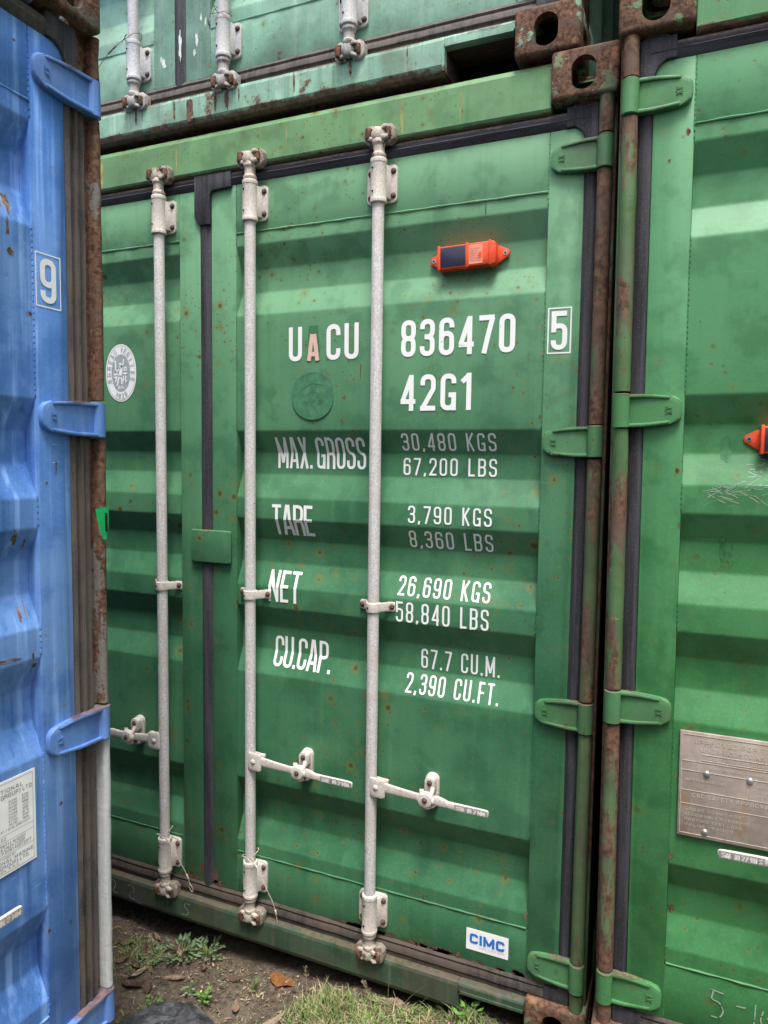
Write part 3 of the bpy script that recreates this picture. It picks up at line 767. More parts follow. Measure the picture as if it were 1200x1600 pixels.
# ------------------------------------------------------------------ gaskets
def gasket_vert(bm, x0, x1, z0, z1, y=None, style=0, wob=0.0, seed=0):
    y = D if y is None else y; w = x1-x0
    if style == 0: pr = [(x0, y+.02), (x0, y+.004), (x0+w*.30, y-.0035), (x0+w*.42, y-.002), (x0+w*.62, y-.001), (x1, y+.008), (x1, y+.02)]
    elif style == 2: pr = [(x0, y+.02), (x0, y+.001), (x0+w*.25, y-.004), (x0+w*.55, y-.004), (x0+w*.8, y), (x1, y+.006), (x1, y+.02)]
    else: pr = [(x0, y+.02), (x0, y+.002), (x0+w*.2, y-.003), (x0+w*.28, y+.004), (x0+w*.45, y+.005), (x0+w*.5, y-.003), (x0+w*.6, y-.004), (x0+w*.66, y+.005), (x0+w*.85, y+.006), (x1, y+.002), (x1, y+.02)]
    n = max(1, int((z1-z0)/.04)); rings = []; rnd = random.Random(seed)
    for i in range(n+1):
        dx = rnd.uniform(-wob, wob); dy = rnd.uniform(-wob, wob)
        rings.append([bm.verts.new((px+dx, py+dy, z0+(z1-z0)*i/n)) for px, py in pr])
    for a, b in zip(rings, rings[1:]):
        for i in range(len(pr)): bm.faces.new((a[i], a[(i+1) % len(pr)], b[(i+1) % len(pr)], b[i]))
    bm.faces.new(rings[0]); bm.faces.new(rings[-1][::-1])
def gasket_horz(bm, x0, x1, pr, wob=.0, seed=1):
    n = int((x1-x0)/.04); rnd = random.Random(seed); rings = []
    for i in range(n+1):
        dz = rnd.uniform(-wob, wob); dy = rnd.uniform(-wob, wob)
        rings.append([bm.verts.new((x0+(x1-x0)*i/n, py+dy, pz+dz)) for py, pz in pr])
    for a, b in zip(rings, rings[1:]):
        for i in range(len(pr)): bm.faces.new((a[i], a[(i+1) % len(pr)], b[(i+1) % len(pr)], b[i]))
    bm.faces.new(rings[0]); bm.faces.new(rings[-1][::-1])
TOPG = [(D+.02, 2.402), (D+.004, 2.412), (D-.006, 2.428), (D-.009, 2.433), (D-.004, 2.437), (D-.006, 2.446), (D+.002, 2.455), (D+.02, 2.457)]
BOTG = [(D+.02, .170), (D+.002, .158), (D-.004, .148), (D-.001, .142), (D-.006, .134), (D-.007, .122), (D-.001, .117), (D-.003, .108), (D+.004, .102), (D+.02, .100)]

W_ = 2.438
def wavy_post(bm, cx, z0, z1, wob, seed, cy=.022, R0=.0175):
    """rolled-edge bar the hinges turn in"""
    rnd = random.Random(seed); n = max(2, int((z1-z0)/.035)); rings = []
    ph = rnd.random()*6
    for i in range(n+1):
        t = i/n; z = z0+(z1-z0)*t
        dx = wob*(sin(t*7+ph)*.5+rnd.uniform(-.25, .25)); dy = wob*(sin(t*5+ph*2)*.7+rnd.uniform(-.2, .2))
        pts = []
        for k in range(9):
            a = pi+pi*k/8
            pts.append((cx+dx+R0*cos(a), cy+dy+R0*sin(a)))
        pts += [(cx+R0, .075), (cx-R0+.001, .055)]
        rings.append([bm.verts.new((x, y, z)) for x, y in pts])
    for a, b in zip(rings, rings[1:]):
        for i in range(len(a)): bm.faces.new((a[i], a[(i+1) % len(a)], b[(i+1) % len(a)], b[i]))
    bm.faces.new(rings[0][::-1]); bm.faces.new(rings[-1])

def container(label, loc, rz, m, seed, ry=0.0, bars=(), wob=0.0005, hinges=(True, True)):
    root = bpy.data.objects.new('shipping_container', None); COL.objects.link(root)
    root.location = loc; root.rotation_euler = (0, ry, rz)
    tag(root, label, 'shipping container', 'shipping containers in the stacked yard')
    # corner fittings at the door end and the far end
    for x in (0, -W_+.162):
        for z in (0, 2.473):
            me = m.setdefault('fitme', FIT.copy())
            if not me.materials: me.materials.append(m['fit'])
            link('corner_fitting', me, root, (x, 0, z))
            link('corner_fitting', me, root, (x, 12.014, z))
    # body: side walls with upright corrugations, roof, floor, end wall
    for s, x0 in ((1, -.012), (-1, -W_+.012)):
        bm = B(); pts = []; y = .185
        while y < 12.0:
            for dy, dx in ((0, 0), (.07, 0), (.138, -.036), (.208, -.036)):
                pts.append((x0+s*dx if s > 0 else x0-dx, y+dy))
            y += .276
        pts = [(a, min(b, 12.0)) for a, b in pts]
        A = [bm.verts.new((a, b, .15)) for a, b in pts]; Bq = [bm.verts.new((a, b, 2.50)) for a, b in pts]
        for i in range(len(pts)-1): bm.faces.new((A[i], A[i+1], Bq[i+1], Bq[i]))
        obj('side_wall', bm, m['side'], root)
        bm = B()
        box(bm, *sorted((x0+s*.008, x0-s*.052)), .179, 12.013, 2.50, 2.575); obj('top_side_rail', bm, m['side'], root, bevel=.004)
        bm = B(); box(bm, *sorted((x0+s*.008, x0-s*.04)), .179, 12.013, .02, .15); obj('bottom_side_rail', bm, m['side'], root, bevel=.004)
    bm = B(); box(bm, -W_+.02, -.02, .12, 12.17, 2.563, 2.567); obj('roof', bm, m['side'], root)
    bm = B(); box(bm, -W_+.02, -.02, .20, 12.17, .13, .16); obj('floor', bm, M['under'], root)
    bm = B(); box(bm, -W_+.02, -.02, 12.15, 12.18, .02, 2.56); obj('end_wall', bm, m['side'], root)
    # header
    bm = B()
    prism(bm, [(.030, 2.455), (.022, 2.458), (.018, 2.466), (.018, 2.562), (.024, 2.576), (.036, 2.582), (.120, 2.582), (.120, 2.452)], 'x', -W_+.1625, -.1625)
    obj('header', bm, m['head'], root, bevel=.002, ang=14)
    # sill, with lifting pockets beside each fitting
    PX = ((-.352, -.166), (-W_+.166, -W_+.352))
    bm = B()
    prof = [(.030, .104), (.012, .100), (.009, .090), (.009, .030), (.016, .014), (.030, .008), (.13, .008), (.13, .150), (.034, .150), (.034, .104)]
    prism(bm, prof, 'x', PX[1][1], PX[0][0])
    prof2 = [(.030, .104), (.012, .100), (.009, .094), (.009, .076), (.13, .076), (.13, .150), (.034, .150), (.034, .104)]
    for a, b in ((PX[0][0], -.1625), (-W_+.1625, PX[1][1])): prism(bm, prof2, 'x', a, b)
    obj('sill', bm, m['sill'], root, bevel=.002, ang=14)
    for a, b in PX:                                  # rolled rim of the pockets
        bm = B()
        q = ((a, .012), (a, .068), (a+.008, .076), (b, .076)) if a > -1 else ((b, .012), (b, .068), (b-.008, .076), (a, .076))
        loft(bm, [((x, .020, z), (.0045, 0, .0045 if i in (1, 2) else 0) if i < 2 else (0, 0, .0045), (0, .014, 0)) for i, (x, z) in enumerate(q)])
        obj('pocket_rim', bm, m['sill'], root)
    for a, b in PX:
        bm = B(); box(bm, a+.004, b-.0005, .020, .128, .0725, .0745); obj('pocket_liner', bm, M['grime'], root)
        bm = B(); box(bm, a+.003 if a > -1 else b-.005, a+.005 if a > -1 else b-.003, .022, .128, .010, .072); obj('pocket_liner', bm, M['grime'], root)
    bm = B(); box(bm, -W_+.17, -.17, .16, .30, .01, .128); obj('sill_void_shade', bm, M['under'], root)  # near-black block painting in the dark void seen through the pockets
    # posts and hinge bars
    for s, cx, pa, pb in ((1, -.0285, -.052, -.004), (-1, -W_+.0285, -W_+.004, -W_+.052)):
        bm = B(); box(bm, pa, pb, .046, .178, .118, 2.473); obj('corner_post', bm, m['post_back'], root, bevel=.004)
        cuts = [0.118]+sum([[z-.043, z+.043] for z in HZ[::-1]], [])+[2.473]
        for i in range(0, len(cuts), 2):
            if i == 2 and False: continue
            bm = B(); wavy_post(bm, cx+(.031*s if m is MB_ else 0), cuts[i]+.001, cuts[i+1]-.001, wob, seed+i, 0.028 if m is MB_ else .022, .0105 if m is MB_ else .0175)
            obj('hinge_bar', bm, m['post'] if (m is not MB_ or i != 2) else M['b_post_white'], root, ang=30)
        # flange end plates beside the hinge lugs
    # doors
    dR = make_door(root, -1.210, -.078, -1.117, -.166, m, seed, 0, 1)
    dL = make_door(root, -W_+.078, -1.252, -W_+.166, -1.334, m, seed+50, 1, 0, True)
    for z in HZ:
        add_hinge(dR, -.047, z, 1, m['hinge'], m['hinge'])
        add_hinge(dL, -W_+.047, z, -1, m['hinge'], m['hinge'])
    # gaskets
    g = m['gasket']
    for dd, a, b in ((dR, -.0775, -.0475), (dL, -W_+.0475, -W_+.0775)):
        bm = B(); e_ = .024*(1 if a > -1 else -1) if m is MB_ else 0
        b += e_
        gasket_vert(bm, min(a, b), max(a, b), .160, 2.405, style=m['gstyle'], wob=m['gw'], seed=seed)
        if a < -1:
            for v in bm.verts: v.co.x = a+b-v.co.x
        obj('side_gasket', bm, g, dd)
    bm = B(); box(bm, -W_+.046, -.046, D+.0605, D+.085, .12, 2.47); obj('seal_backing', bm, M['dark'], root)
    bm = B(); gasket_vert(bm, -1.2515, -1.2105, .150, 2.41, style=2, wob=.0003, seed=seed)
    obj('centre_gasket', bm, M['rubber'] if m is not MU_ else M['rubber'], dR)
    bm = B()
    prism(bm, [(-1.268, 2.330), (-1.250, 2.305), (-1.2095, 2.305), (-1.2095, 2.395), (-1.20, 2.405), (-1.13, 2.408), (-1.13, 2.456), (-1.268, 2.456)], 'y', D-.0105, D+.002)
    obj('corner_patch', bm, M['rubber'], dR, bevel=.003)
    bm = B(); gasket_horz(bm, -W_+.07, -.07, TOPG, .0004, seed); obj('top_gasket', bm, m['gasket_top'], dR)
    bm = B(); gasket_horz(bm, -W_+.07, -.07, BOTG, .0006, seed); obj('bottom_gasket', bm, m['gasket_bot'], dR)
    for dd, sg, x0 in ((dR, 1, 0), (dL, -1, -W_)):
        bm = B()
        prism(bm, [(x0-sg*x, z) for x, z in ((.0472, 2.33), (.0472, 2.466), (.125, 2.466), (.125, 2.416), (.104, 2.416), (.088, 2.404), (.0795, 2.388), (.0785, 2.33))], 'y', D-.0075, D+.015)
        obj('gasket_corner', bm, M['rubber'], dd, bevel=.003)
        bm = B()
        prism(bm, [(x0-sg*x, z) for x, z in ((.0472, .20), (.0472, .098), (.115, .098), (.115, .154), (.0785, .154), (.0785, .20))], 'y', D-.0085, D+.015)
        obj('gasket_corner', bm, M['rubber'], dd, bevel=.003)
    # keeper block over the centre gasket
    bm = B(); prism(bm, rrect(-1.287, -1.132, 1.243, 1.349, .009), 'y', D-.014, D-.004)
    obj('overlap_plate', bm, m['door'], dR, bevel=.004, seg=3)
    for i, (x, s, cdx, hl, full, dz) in enumerate(bars):
        b = locking_bar(root, x, m, s, cdx, hl, seed+i, dz, full)
    root['doors'] = 0; del root['doors']
    return root, dR, dL

M['pin'] = rusty('rusty_pin', (0.20, 0.10, 0.07), .2)
def mats(k, **kw):
    d = dict(door=M[k+'_door'], head=M[k+'_head'], sill=M[k+'_sill'], post=M[k+'_post'], hinge=M[k+'_hinge'], fit=M[k+'_fit'],
             side=M[k+'_door'], post_back=M[k+'_post'], gasket=M['rubber'], gasket_top=M['rubber'], gasket_bot=M['rubber_dirty'], gstyle=0, gw=.0003,
             bar=M['galv'], bracket=M['bracket'], cam=M['camm'], keeper=M['camk'])
    d.update(kw); return d
MG_ = mats('g', gasket_top=M['rubber_top'])
MU_ = mats('u', bar=M['galv_up'], bracket=M['galv_up'], cam=M['cam_up'], keeper=M['cam_up'], gasket_top=M['rubber_old'], gasket_bot=M['rubber_old'])
MR_ = mats('r', gasket_top=M['rubber_top'])
MB_ = mats('b', gasket=M['rubber_old'], gasket_top=M['rubber_old'], gasket_bot=M['rubber_old'], gstyle=1, gw=.0006)

BARS = ((-.626, 1, .190, .357, True, 0.0), (-1.045, 1, .200, .366, True, 0.0), (-1.388, -1, .139, .366, True, 0.0), (-1.812, -1, .190, .357, True, 0.0))
main, mdR, mdL = container('green container in the middle marked 836470, with white lettering and galvanised bars', (0, 0, 0), 0, MG_, 11, bars=BARS)
upper, udR, udL = container('faded mint container with rust stains stacked on top of the middle green one', (-.095, .001, 2.594), 0, MU_, 23, bars=BARS)
right, rdR, rdL = container('brighter green container on the right with metal approval plate on its door', (2.462, -.093, .091), 0, MR_, 37, ry=-.008, bars=BARS, wob=.0008)
stack, sdR, sdL = container('green container stacked above the bright green one at the top right edge', (2.455, -.085, 2.690), 0, MR_, 71, ry=-.006, bars=())
blue, bdR, bdL = container('scratched blue container on the left turned side-on to the green ones', (-1.036, -.5855, .032), pi/2, MB_, 53, bars=BARS, wob=.0035)

# ------------------------------------------------------------------ lettering on the middle container
def L(s, x0, x1, z0, z1, mat=M['white'], par=None, **k):
    n = s.count(' ')+1
    return [lettering('lettering', s, x0, x1, z0, z1, mat, par or mdR, word=i if n > 1 else None, **k) for i in range(n)][-1]
L('U', -.929, -.884, 1.872, 1.973); L('CU', -.801, -.697, 1.871, 1.974, gap=.14)
L('A', -.866, -.825, 1.871, 1.949, M['pink'], sw=.17, lift0=.0020)
L('A', -.868, -.823, 1.868, 1.974, M['ghost'], sw=.22, lift0=.0002)
L('836470', -.564, -.243, 1.869, 1.970, gap=.15); L('5', -.148, -.108, 1.868, 1.967)
L('42G1', -.564, -.359, 1.719, 1.819, gap=.15)
K = dict(W=.50, sw=.12)
for s, x0, x1, z0, z1 in (('30,480 KGS', -.565, -.290, 1.608, 1.657), ('67,200 LBS', -.564, -.290, 1.538, 1.588), ('3,790 KGS', -.536, -.293, 1.403, 1.453),
                          ('8,360 LBS', -.537, -.292, 1.331, 1.382), ('26,690 KGS', -.567, -.295, 1.192, 1.247), ('58,840 LBS', -.568, -.295, 1.116, 1.176),
                          ('67.7 CU.M.', -.499, -.268, .980, 1.038), ('2,390 CU.FT.', -.539, -.265, .909, .964)):
    L(s, x0, x1, z0, z1, gap=.22, space=.5, **K)
for s, x0, x1, z0, z1, g in (('MAX. GROSS', -.985, -.684, 1.551, 1.646, .09), ('TARE', -.988, -.846, 1.345, 1.440, .03), ('NET', -1.000, -.889, 1.136, 1.233, .08), ('CU.CAP.', -.992, -.789, .927, 1.022, .06)):
    L(s, x0, x1, z0, z1, gap=g, space=.14, W=.40, sw=.105)
def boxline(par, x0, x1, z0, z1, w_, mat):
    bm = B(); y = D-.0008
    for a, b, c, d in ((x0, x1, z0, z0+w_), (x0, x1, z1-w_, z1), (x0, x0+w_, z0+w_, z1-w_), (x1-w_, x1, z0+w_, z1-w_)):
        bm.faces.new([bm.verts.new(p) for p in ((a, y, c), (b, y, c), (b, y, d), (a, y, d))])
    obj('box_outline', bm, mat, par)
boxline(mdR, -.158, -.0975, 1.859, 1.976, .0035, M['white'])
boxline(bdR, -.161, -.096, 1.860, 1.972, .0028, M['white_b'])
lettering('lettering', '9', -.149, -.109, 1.870, 1.962, M['white_b'], bdR, yf=lambda z: D, corr=False)
# pick the stencilled letters up where they cross the panel edge
def disc(name, cx, cz, rx, rz, mat, par, lift, n=48, inner=None, yy=None, rim=None):
    bm = B(); y = surf(cz)-lift-.0012
    O = [bm.verts.new((cx+rx*cos(2*pi*i/n), y, cz+rz*math.copysign(abs(sin(2*pi*i/n))**.9, sin(2*pi*i/n)))) for i in range(n)]
    if inner:
        I = [bm.verts.new((cx+(rx-inner)*cos(2*pi*i/n), y, cz+(rz-inner)*math.copysign(abs(sin(2*pi*i/n))**.9, sin(2*pi*i/n)))) for i in range(n)]
        for i in range(n): bm.faces.new((O[i], O[(i+1) % n], I[(i+1) % n], I[i]))
    else: bm.faces.new(O)
    return obj(name, bm, mat, par)
disc('round_film', -.847, 1.767, .069, .069, M['ghost2'], mdR, .0006)
disc('round_film_edge', -.847, 1.767, .070, .070, M['ghost'], mdR, .0009, inner=.0015)
for i, p in enumerate(([(-.905, 1.755), (-.890, 1.733), (-.868, 1.716)], [(-.822, 1.775), (-.806, 1.745), (-.800, 1.736)], [(-.878, 1.792), (-.850, 1.806), (-.815, 1.800)], [(-.868, 1.772), (-.846, 1.784), (-.826, 1.770), (-.846, 1.758), (-.868, 1.772)], [(-.880, 1.712), (-.846, 1.704), (-.815, 1.713)])):
    bm = B(); stroke(bm, p, False, .0011, lambda q, l_: (q.x, surf_main(q.x, q.y)-.0026, q.y), 0); obj('film_line', bm, M['g_hinge'], mdR)
L('MFG', -.880, -.812, 1.745, 1.757, M['g_hinge'], mdR, lift0=.0028)
# oval classification sticker on the left door
ox, oz = -1.583, 1.861
disc('oval_sticker', ox, oz, .066, .096, M['sticker'], mdL, .0008)
disc('sticker_ring', ox, oz, .0615, .0915, M['sgrey'], mdL, .0012, inner=.0016)
disc('sticker_centre', ox, oz, .040, .062, M['sgrey'], mdL, .0012)
def arc_text(s, a0, a1, rx, rz, h, flip, par, mat):
    bm = B()
    for i, ch in enumerate(s):
        if ch == ' ': continue
        t = a0+(a1-a0)*i/(len(s)-1); b2 = B()
        textmesh(b2, ch, -h*.30, h*.30, -h/2, h/2, lambda z: 0)
        ang = t-pi/2 if not flip else t+pi/2
        ang = math.atan2(sin(t)/rz*rx, cos(t))-pi/2+(pi if flip else 0)
        for f in b2.faces:
            vs = []
            for v in f.verts:
                x, z = v.co.x, v.co.z
                vs.append(bm.verts.new((ox+rx*cos(t)+x*cos(ang)-z*sin(ang), surf(oz)-.0028+v.co.y*.3, oz+rz*sin(t)+x*sin(ang)+z*cos(ang))))
            bm.faces.new(vs)
        b2.free()
    obj('lettering', bm, mat, par)
arc_text('BUREAU VERITAS', radians(200), radians(-15), .0505, .077, .017, False, mdL, M['sgrey'])
arc_text('1828', radians(248), radians(295), .050, .077, .016, True, mdL, M['sgrey'])
bm = B(); yy = surf(oz)-.0029
def fig(pts, w_):
    stroke(bm, [(ox+p[0]*1.1, oz+p[1]) for p in pts], False, w_/2, lambda q, l: (q.x, yy, q.y), 0)
for pts, w_ in (([(-.001, .024), (-.001, .034)], .010), ([(0, .026), (.001, .008), (-.004, -.012)], .013), ([(.001, .018), (.010, .030), (.012, .046)], .005), ([(-.002, .016), (-.014, .006), (-.022, .016)], .005),
                ([(-.020, .016), (-.021, .042)], .006), ([(-.003, -.008), (-.010, -.022), (-.014, -.042)], .006), ([(-.002, -.010), (.005, -.024), (.004, -.038)], .006),
                ([(-.028, -.004), (-.012, -.004)], .006), ([(.008, -.002), (.024, -.002)], .006), ([(.014, .006), (.014, .018), (.022, .018), (.022, .006)], .004),
                ([(-.026, -.014), (-.016, -.014), (-.021, -.030)], .005), ([(.010, -.010), (.010, -.028)], .004), ([(.016, -.010), (.022, -.014), (.016, -.020), (.022, -.026), (.016, -.032)], .004),
                ([(-.012, -.052), (0, -.046), (.012, -.052)], .004), ([(0, -.044), (0, -.056)], .003), ([(-.010, -.045), (.010, -.045)], .003)): fig(pts, w_)
obj('sticker_figure', bm, M['sticker'], mdL)
# maker's sticker
bm = B(); prism(bm, [(-.337, .193), (-.2155, .193), (-.2155, .2555), (-.337, .2555)], 'y', D-.0004, D+.0005); obj('maker_sticker', bm, M['sticker'], mdR)
lettering('lettering', 'CIMC', -.327, -.2255, .213, .2425, M['sblue'], mdR, yf=lambda z: D, corr=False, W=.78, sw=.24, gap=.10)
lettering('lettering', 'WWW.CIMC.COM', -.300, -.2265, .2035, .2085, M['sgrey'], mdR, yf=lambda z: D, corr=False, sw=.12)
# chalk scribbles
def scribble(par, strokes, w_, mat, y):
    for pts in strokes:
        bm = B(); stroke(bm, fillet(pts, False, .02), False, w_/2, lambda q, l: (q.x, y, q.y), 0); obj('chalk_mark', bm, mat, par)
scribble(main, [[(-1.640, .076), (-1.625, .084), (-1.612, .070), (-1.632, .036), (-1.600, .040)], [(-1.560, .078), (-1.540, .086), (-1.528, .066), (-1.562, .040), (-1.500, .026)],
                [(-1.290, .080), (-1.312, .078), (-1.314, .066), (-1.296, .056), (-1.300, .040), (-1.322, .038)]], .0028, M['chalk'], .0082)

def RL(x, z): return (x-2.462+.008*(z-.073), z-.073)
def rs(pts): return [RL(*p) for p in pts]
scribble(rdL, [rs([(.290, .338), (.318, .334)]), rs([(.296, .334), (.292, .312), (.310, .312), (.321, .292), (.312, .270), (.294, .272)]), rs([(.346, .313), (.366, .314)]), rs([(.386, .328), (.384, .270)]), rs([(.402, .318), (.396, .29), (.41, .276), (.424, .29), (.41, .304)])], .0030, M['chalk'], D-.0008)
# pale rubs on the right-hand door
bm = B(); rnd = random.Random(5)
for i in range(34):
    x = rnd.uniform(.222, .345); z = 1.512+rnd.gauss(0, .011)+(x-.22)*.10; l = rnd.uniform(.006, .040)
    a = rnd.gauss(.2, .45)
    p = rs([(x, z), (x+l*.5, z+l*.5*sin(a)+rnd.uniform(-.002, .002)), (x+l, z+l*sin(a))])
    yl = surf(p[0][1])
    stroke(bm, p, False, rnd.uniform(.0002, .0008), lambda q, l_: (q.x, surf(q.y)+dent(q.x, q.y, 87, .0016, -2.2715, -1.3345)-.0004-i*.00001, q.y), 0)
for i in range(14):
    x = rnd.uniform(.305, .352); z = rnd.uniform(1.55, 1.60); l = rnd.uniform(.008, .025)
    p = rs([(x, z), (x+l, z+rnd.gauss(0, .006))])
    stroke(bm, p, False, rnd.uniform(.0003, .0010), lambda q, l_: (q.x, surf(q.y)+dent(q.x, q.y, 87, .0016, -2.2715, -1.3345)-.0004-i*.00001, q.y), 0)
obj('paint_scrape', bm, M['chalk'], rdL)['kind'] = 'stuff'
# metal approval plate
px0, pz0 = RL(.201, .703); px1 = px0+.30; pz1 = pz0+.253
bm = B(); prism(bm, [(px0, pz0), (px1, pz0), (px1, pz1), (px0, pz1)], 'y', D-.006, D+.0015); plate = obj('approval_plate', bm, M['plate'], rdL, bevel=.0012)
py = lambda z: D-.0060
def P(s, fx0, fx1, ft, h, **k): return lettering('lettering', s, px0+fx0*.30, px0+fx1*.30, pz1-ft*.253-h, pz1-ft*.253, M['plate_hi'], rdL, yf=py, corr=False, W=.62, sw=.14, gap=.2, lift0=.0005, **k)
P('APPROVED FOR TRANSPORT', .09, .93, .065, .0105); P('UNDER CUSTOMS SEAL', .15, .75, .135, .0105); P('GB/C 322  LR0045', .20, .62, .215, .007)
P('TYPE', .06, .13, .29, .005); P('IDENTIFICATION NUMBER', .22, .60, .31, .005); P('UACU', .63, .75, .33, .006); P('CIMC', .58, .74, .505, .011)
P('CSC SAFETY APPROVAL', .10, .66, .575, .010); P('DATE MANUFACTURED', .05, .34, .44, .006); P('GROSS 30480 KGS', .05, .45, .72, .006)
P('ALLOWABLE STACKING', .05, .50, .77, .006); P('RACKING TEST LOAD', .05, .46, .82, .006); P('VALUE 152000', .05, .40, .87, .006); P('OWNER NO 836470', .52, .92, .41, .006)
P('CHINA', .52, .68, .455, .006); P('MAINTENANCE', .70, .95, .72, .006); P('EXAMINATION', .70, .95, .77, .006)
bm = B()
for fx0, fx1, f0, f1 in ((.02, .98, .275, .279), (.02, .98, .365, .369), (.02, .98, .555, .559), (.02, .98, .685, .688), (.48, .484, .369, .555), (.66, .664, .688, .97), (.16, .66, .20, .203), (.16, .66, .255, .258), (.02, .98, .025, .029), (.02, .98, .968, .972), (.015, .019, .025, .97), (.979, .983, .025, .97)):
    box(bm, px0+fx0*.3, px0+fx1*.3, D-.0068, D-.0059, pz1-f1*.253, pz1-f0*.253)
obj('plate_ruling', bm, M['plate_hi'], rdL)
for fx, ft in ((.20, .375), (.50, .375), (.80, .375), (.20, .93), (.80, .93)):
    bm = B(); dome(bm, (0, 0, 0), .0075, flat_=.8); obj('rivet', bm, M['steel'], rdL, loc=(px0+fx*.3, D-.006, pz1-ft*.253))
# printed data sheet on the blue door
lx1 = -.189; lx0 = lx1-.25; lz0 = .681; lz1 = .881; LH = lz1-lz0
bm = B(); prism(bm, [(lx0, lz0), (lx1, lz0), (lx1, lz1), (lx0, lz1)], 'y', D+.0012, D+.0022); obj('data_sheet', bm, M['sticker'], bdR)
def Q(s, r0, r1, f, h): return lettering('lettering', s, lx1-r0, lx1-r1, lz1-f*LH-h/2, lz1-f*LH+h/2, M['slate'], bdR, yf=lambda z: D+.0012, corr=False, W=.6, sw=.13, gap=.2, lift0=.0003)
Q('CHINA INTERNATIONAL', .200, .031, .105, .0085); Q('MARINE CONTAINERS (GROUP) LTD', .225, .009, .165, .0085)
for i, (a, b, c) in enumerate((('MAX. GROSS', '30480', '67200'), ('TARE', '3750', '8270'), ('NET', '26730', '58930'), ('LENGTH', '12192', '40'), ('WIDTH', '2438', '8'), ('HEIGHT', '2591', '8.6'), ('CU.CAP.', '67700', '2390'), ('PAYLOAD', '26730', '58930'))):
    Q(a, .20, .20-.009*len(a)*.55, .235+.036*i, .0045); Q(b, .066, .046, .235+.036*i, .0045); Q(c, .033, .018, .235+.036*i, .0045)
Q('MATERIAL', .20, .15, .535, .0045); Q('67.7 CU.M. 2390 CU.FT', .085, .014, .525, .005)
Q('TYPE 322422', .14, .074, .605, .006); Q('APPROVAL CB/C 79871 L N/2007', .16, .027, .675, .006); Q('ABB-LR 21521-7/2011', .11, .028, .715, .006); Q('A TAS.A.P.E081 400/2017', .12, .013, .752, .006)
Q('MANUFACTURED BY', .12, .052, .812, .0045); Q('CHINA INTERNATIONAL MARINE', .20, .009, .855, .0075); Q('CONTAINERS (GROUP) LTD.', .17, .018, .905, .0075); Q('NO.2 SHENZHEN, P.R.C.', .15, .042, .947, .005)
bm = B()
for f0, f1, r0, r1 in ((.025, .029, .245, .006), (.972, .976, .245, .006), (.57, .573, .245, .006), (.64, .643, .245, .006), (.785, .788, .245, .006), (.029, .972, .0066, .006)):
    a, b = lx1-r0, lx1-r1; yy = D+.0006
    bm.faces.new([bm.verts.new(p) for p in ((a, yy, lz1-f1*LH), (b, yy, lz1-f1*LH), (b, yy, lz1-f0*LH), (a, yy, lz1-f0*LH))])
obj('sheet_ruling', bm, M['slate'], bdR)

# ------------------------------------------------------------------ orange tracking units
def tracker(label, loc, rot):
    r = bpy.data.objects.new('tracking_device', None); COL.objects.link(r); r.location = loc; r.rotation_euler = rot
    tag(r, label, 'tracking device', 'orange solar tracking units bolted to the doors')
    bm = B(); box(bm, -.0775, .0775, -.033, .008, -.0300, .0300); obj('case', bm, M['orange'], r, bevel=.003)
    for x in (-.0755, .0035, .066):
        bm = B(); box(bm, x-.0035, x+.0035, -.0355, .008, -.0325, .0325); obj('case_rib', bm, M['orange'], r, bevel=.0015)
    bm = B(); box(bm, .070, .0805, -.030, .008, -.0275, .0275); obj('end_cap', bm, M['orange'], r, bevel=.002)
    for s in (1, -1):
        pts = [(s*.070, -.024), (s*.085, -.021)]+[(s*(.101+.010*sin(a)), .002+-.012*cos(a)) for a in [pi*k/6 for k in range(7)]]+[(s*.085, .022), (s*.070, .024)]
        bm = B(); prism(bm, pts, 'y', -.003, .006); obj('mounting_ear', bm, M['orange'], r, bevel=.0015)
        bm = B(); cyl(bm, (s*.100, -.0042, .002), (s*.100, -.0028, .002), .0058, seg=14); obj('screw', bm, M['steel'], r)
        bm = B(); cyl(bm, (s*.100, -.0050, .002), (s*.100, -.0040, .002), .0030, seg=6); obj('screw_socket', bm, M['dark'], r)
    bm = B(); prism(bm, [(-.071, -.0262), (-.0015, -.0262), (-.0015, .0262), (-.071, .0262)], 'y', -.0342, -.032); obj('solar_panel', bm, M['solar'], r, bevel=.0006)
    bm = B(); prism(bm, [(.0085, -.025), (.046, -.025), (.046, .0245), (.0085, .0245)], 'y', -.0336, -.032); lb = obj('label_patch', bm, M['orange_l'], r)
    for i, t_ in enumerate(('IP67 SOLAR', 'GNSS LTE', 'MODEL 07', 'DO NOT COVER', 'KEEP CLEAR', 'TRACKED ASSET')):
        bm = B(); z = .0155-i*.0062
        textmesh(bm, t_, .011, .011+.0026*len(t_), z-.0035, z, lambda zz: -.0336, W=.6, gap=.2, lift0=.0002); me = bpy.data.meshes.new('lettering'); bm.to_mesh(me); bm.free(); me.materials.append(M['slate']); link('lettering', me, lb)
    bm = B(); prism(bm, [(.035, -.012), (.044, -.012), (.044, .004), (.035, .004)], 'y', -.0339, -.0336); obj('label_mark', bm, M['orange'], lb)
    bm = B(); prism(bm, rrect(-.020, .002, -.028, -.020, .0035, 3), 'z', -.0312, -.0300); obj('port_cover', bm, M['orange_l'], r)
    return r
tracker('orange tracker on the middle green door above the white number', (-.3790, .058, 2.129), (0, radians(-1.2), 0))
tracker('orange tracker on the brighter green door at the right edge of the picture', (.4145, -.026, 1.637), (0, 0, 0))

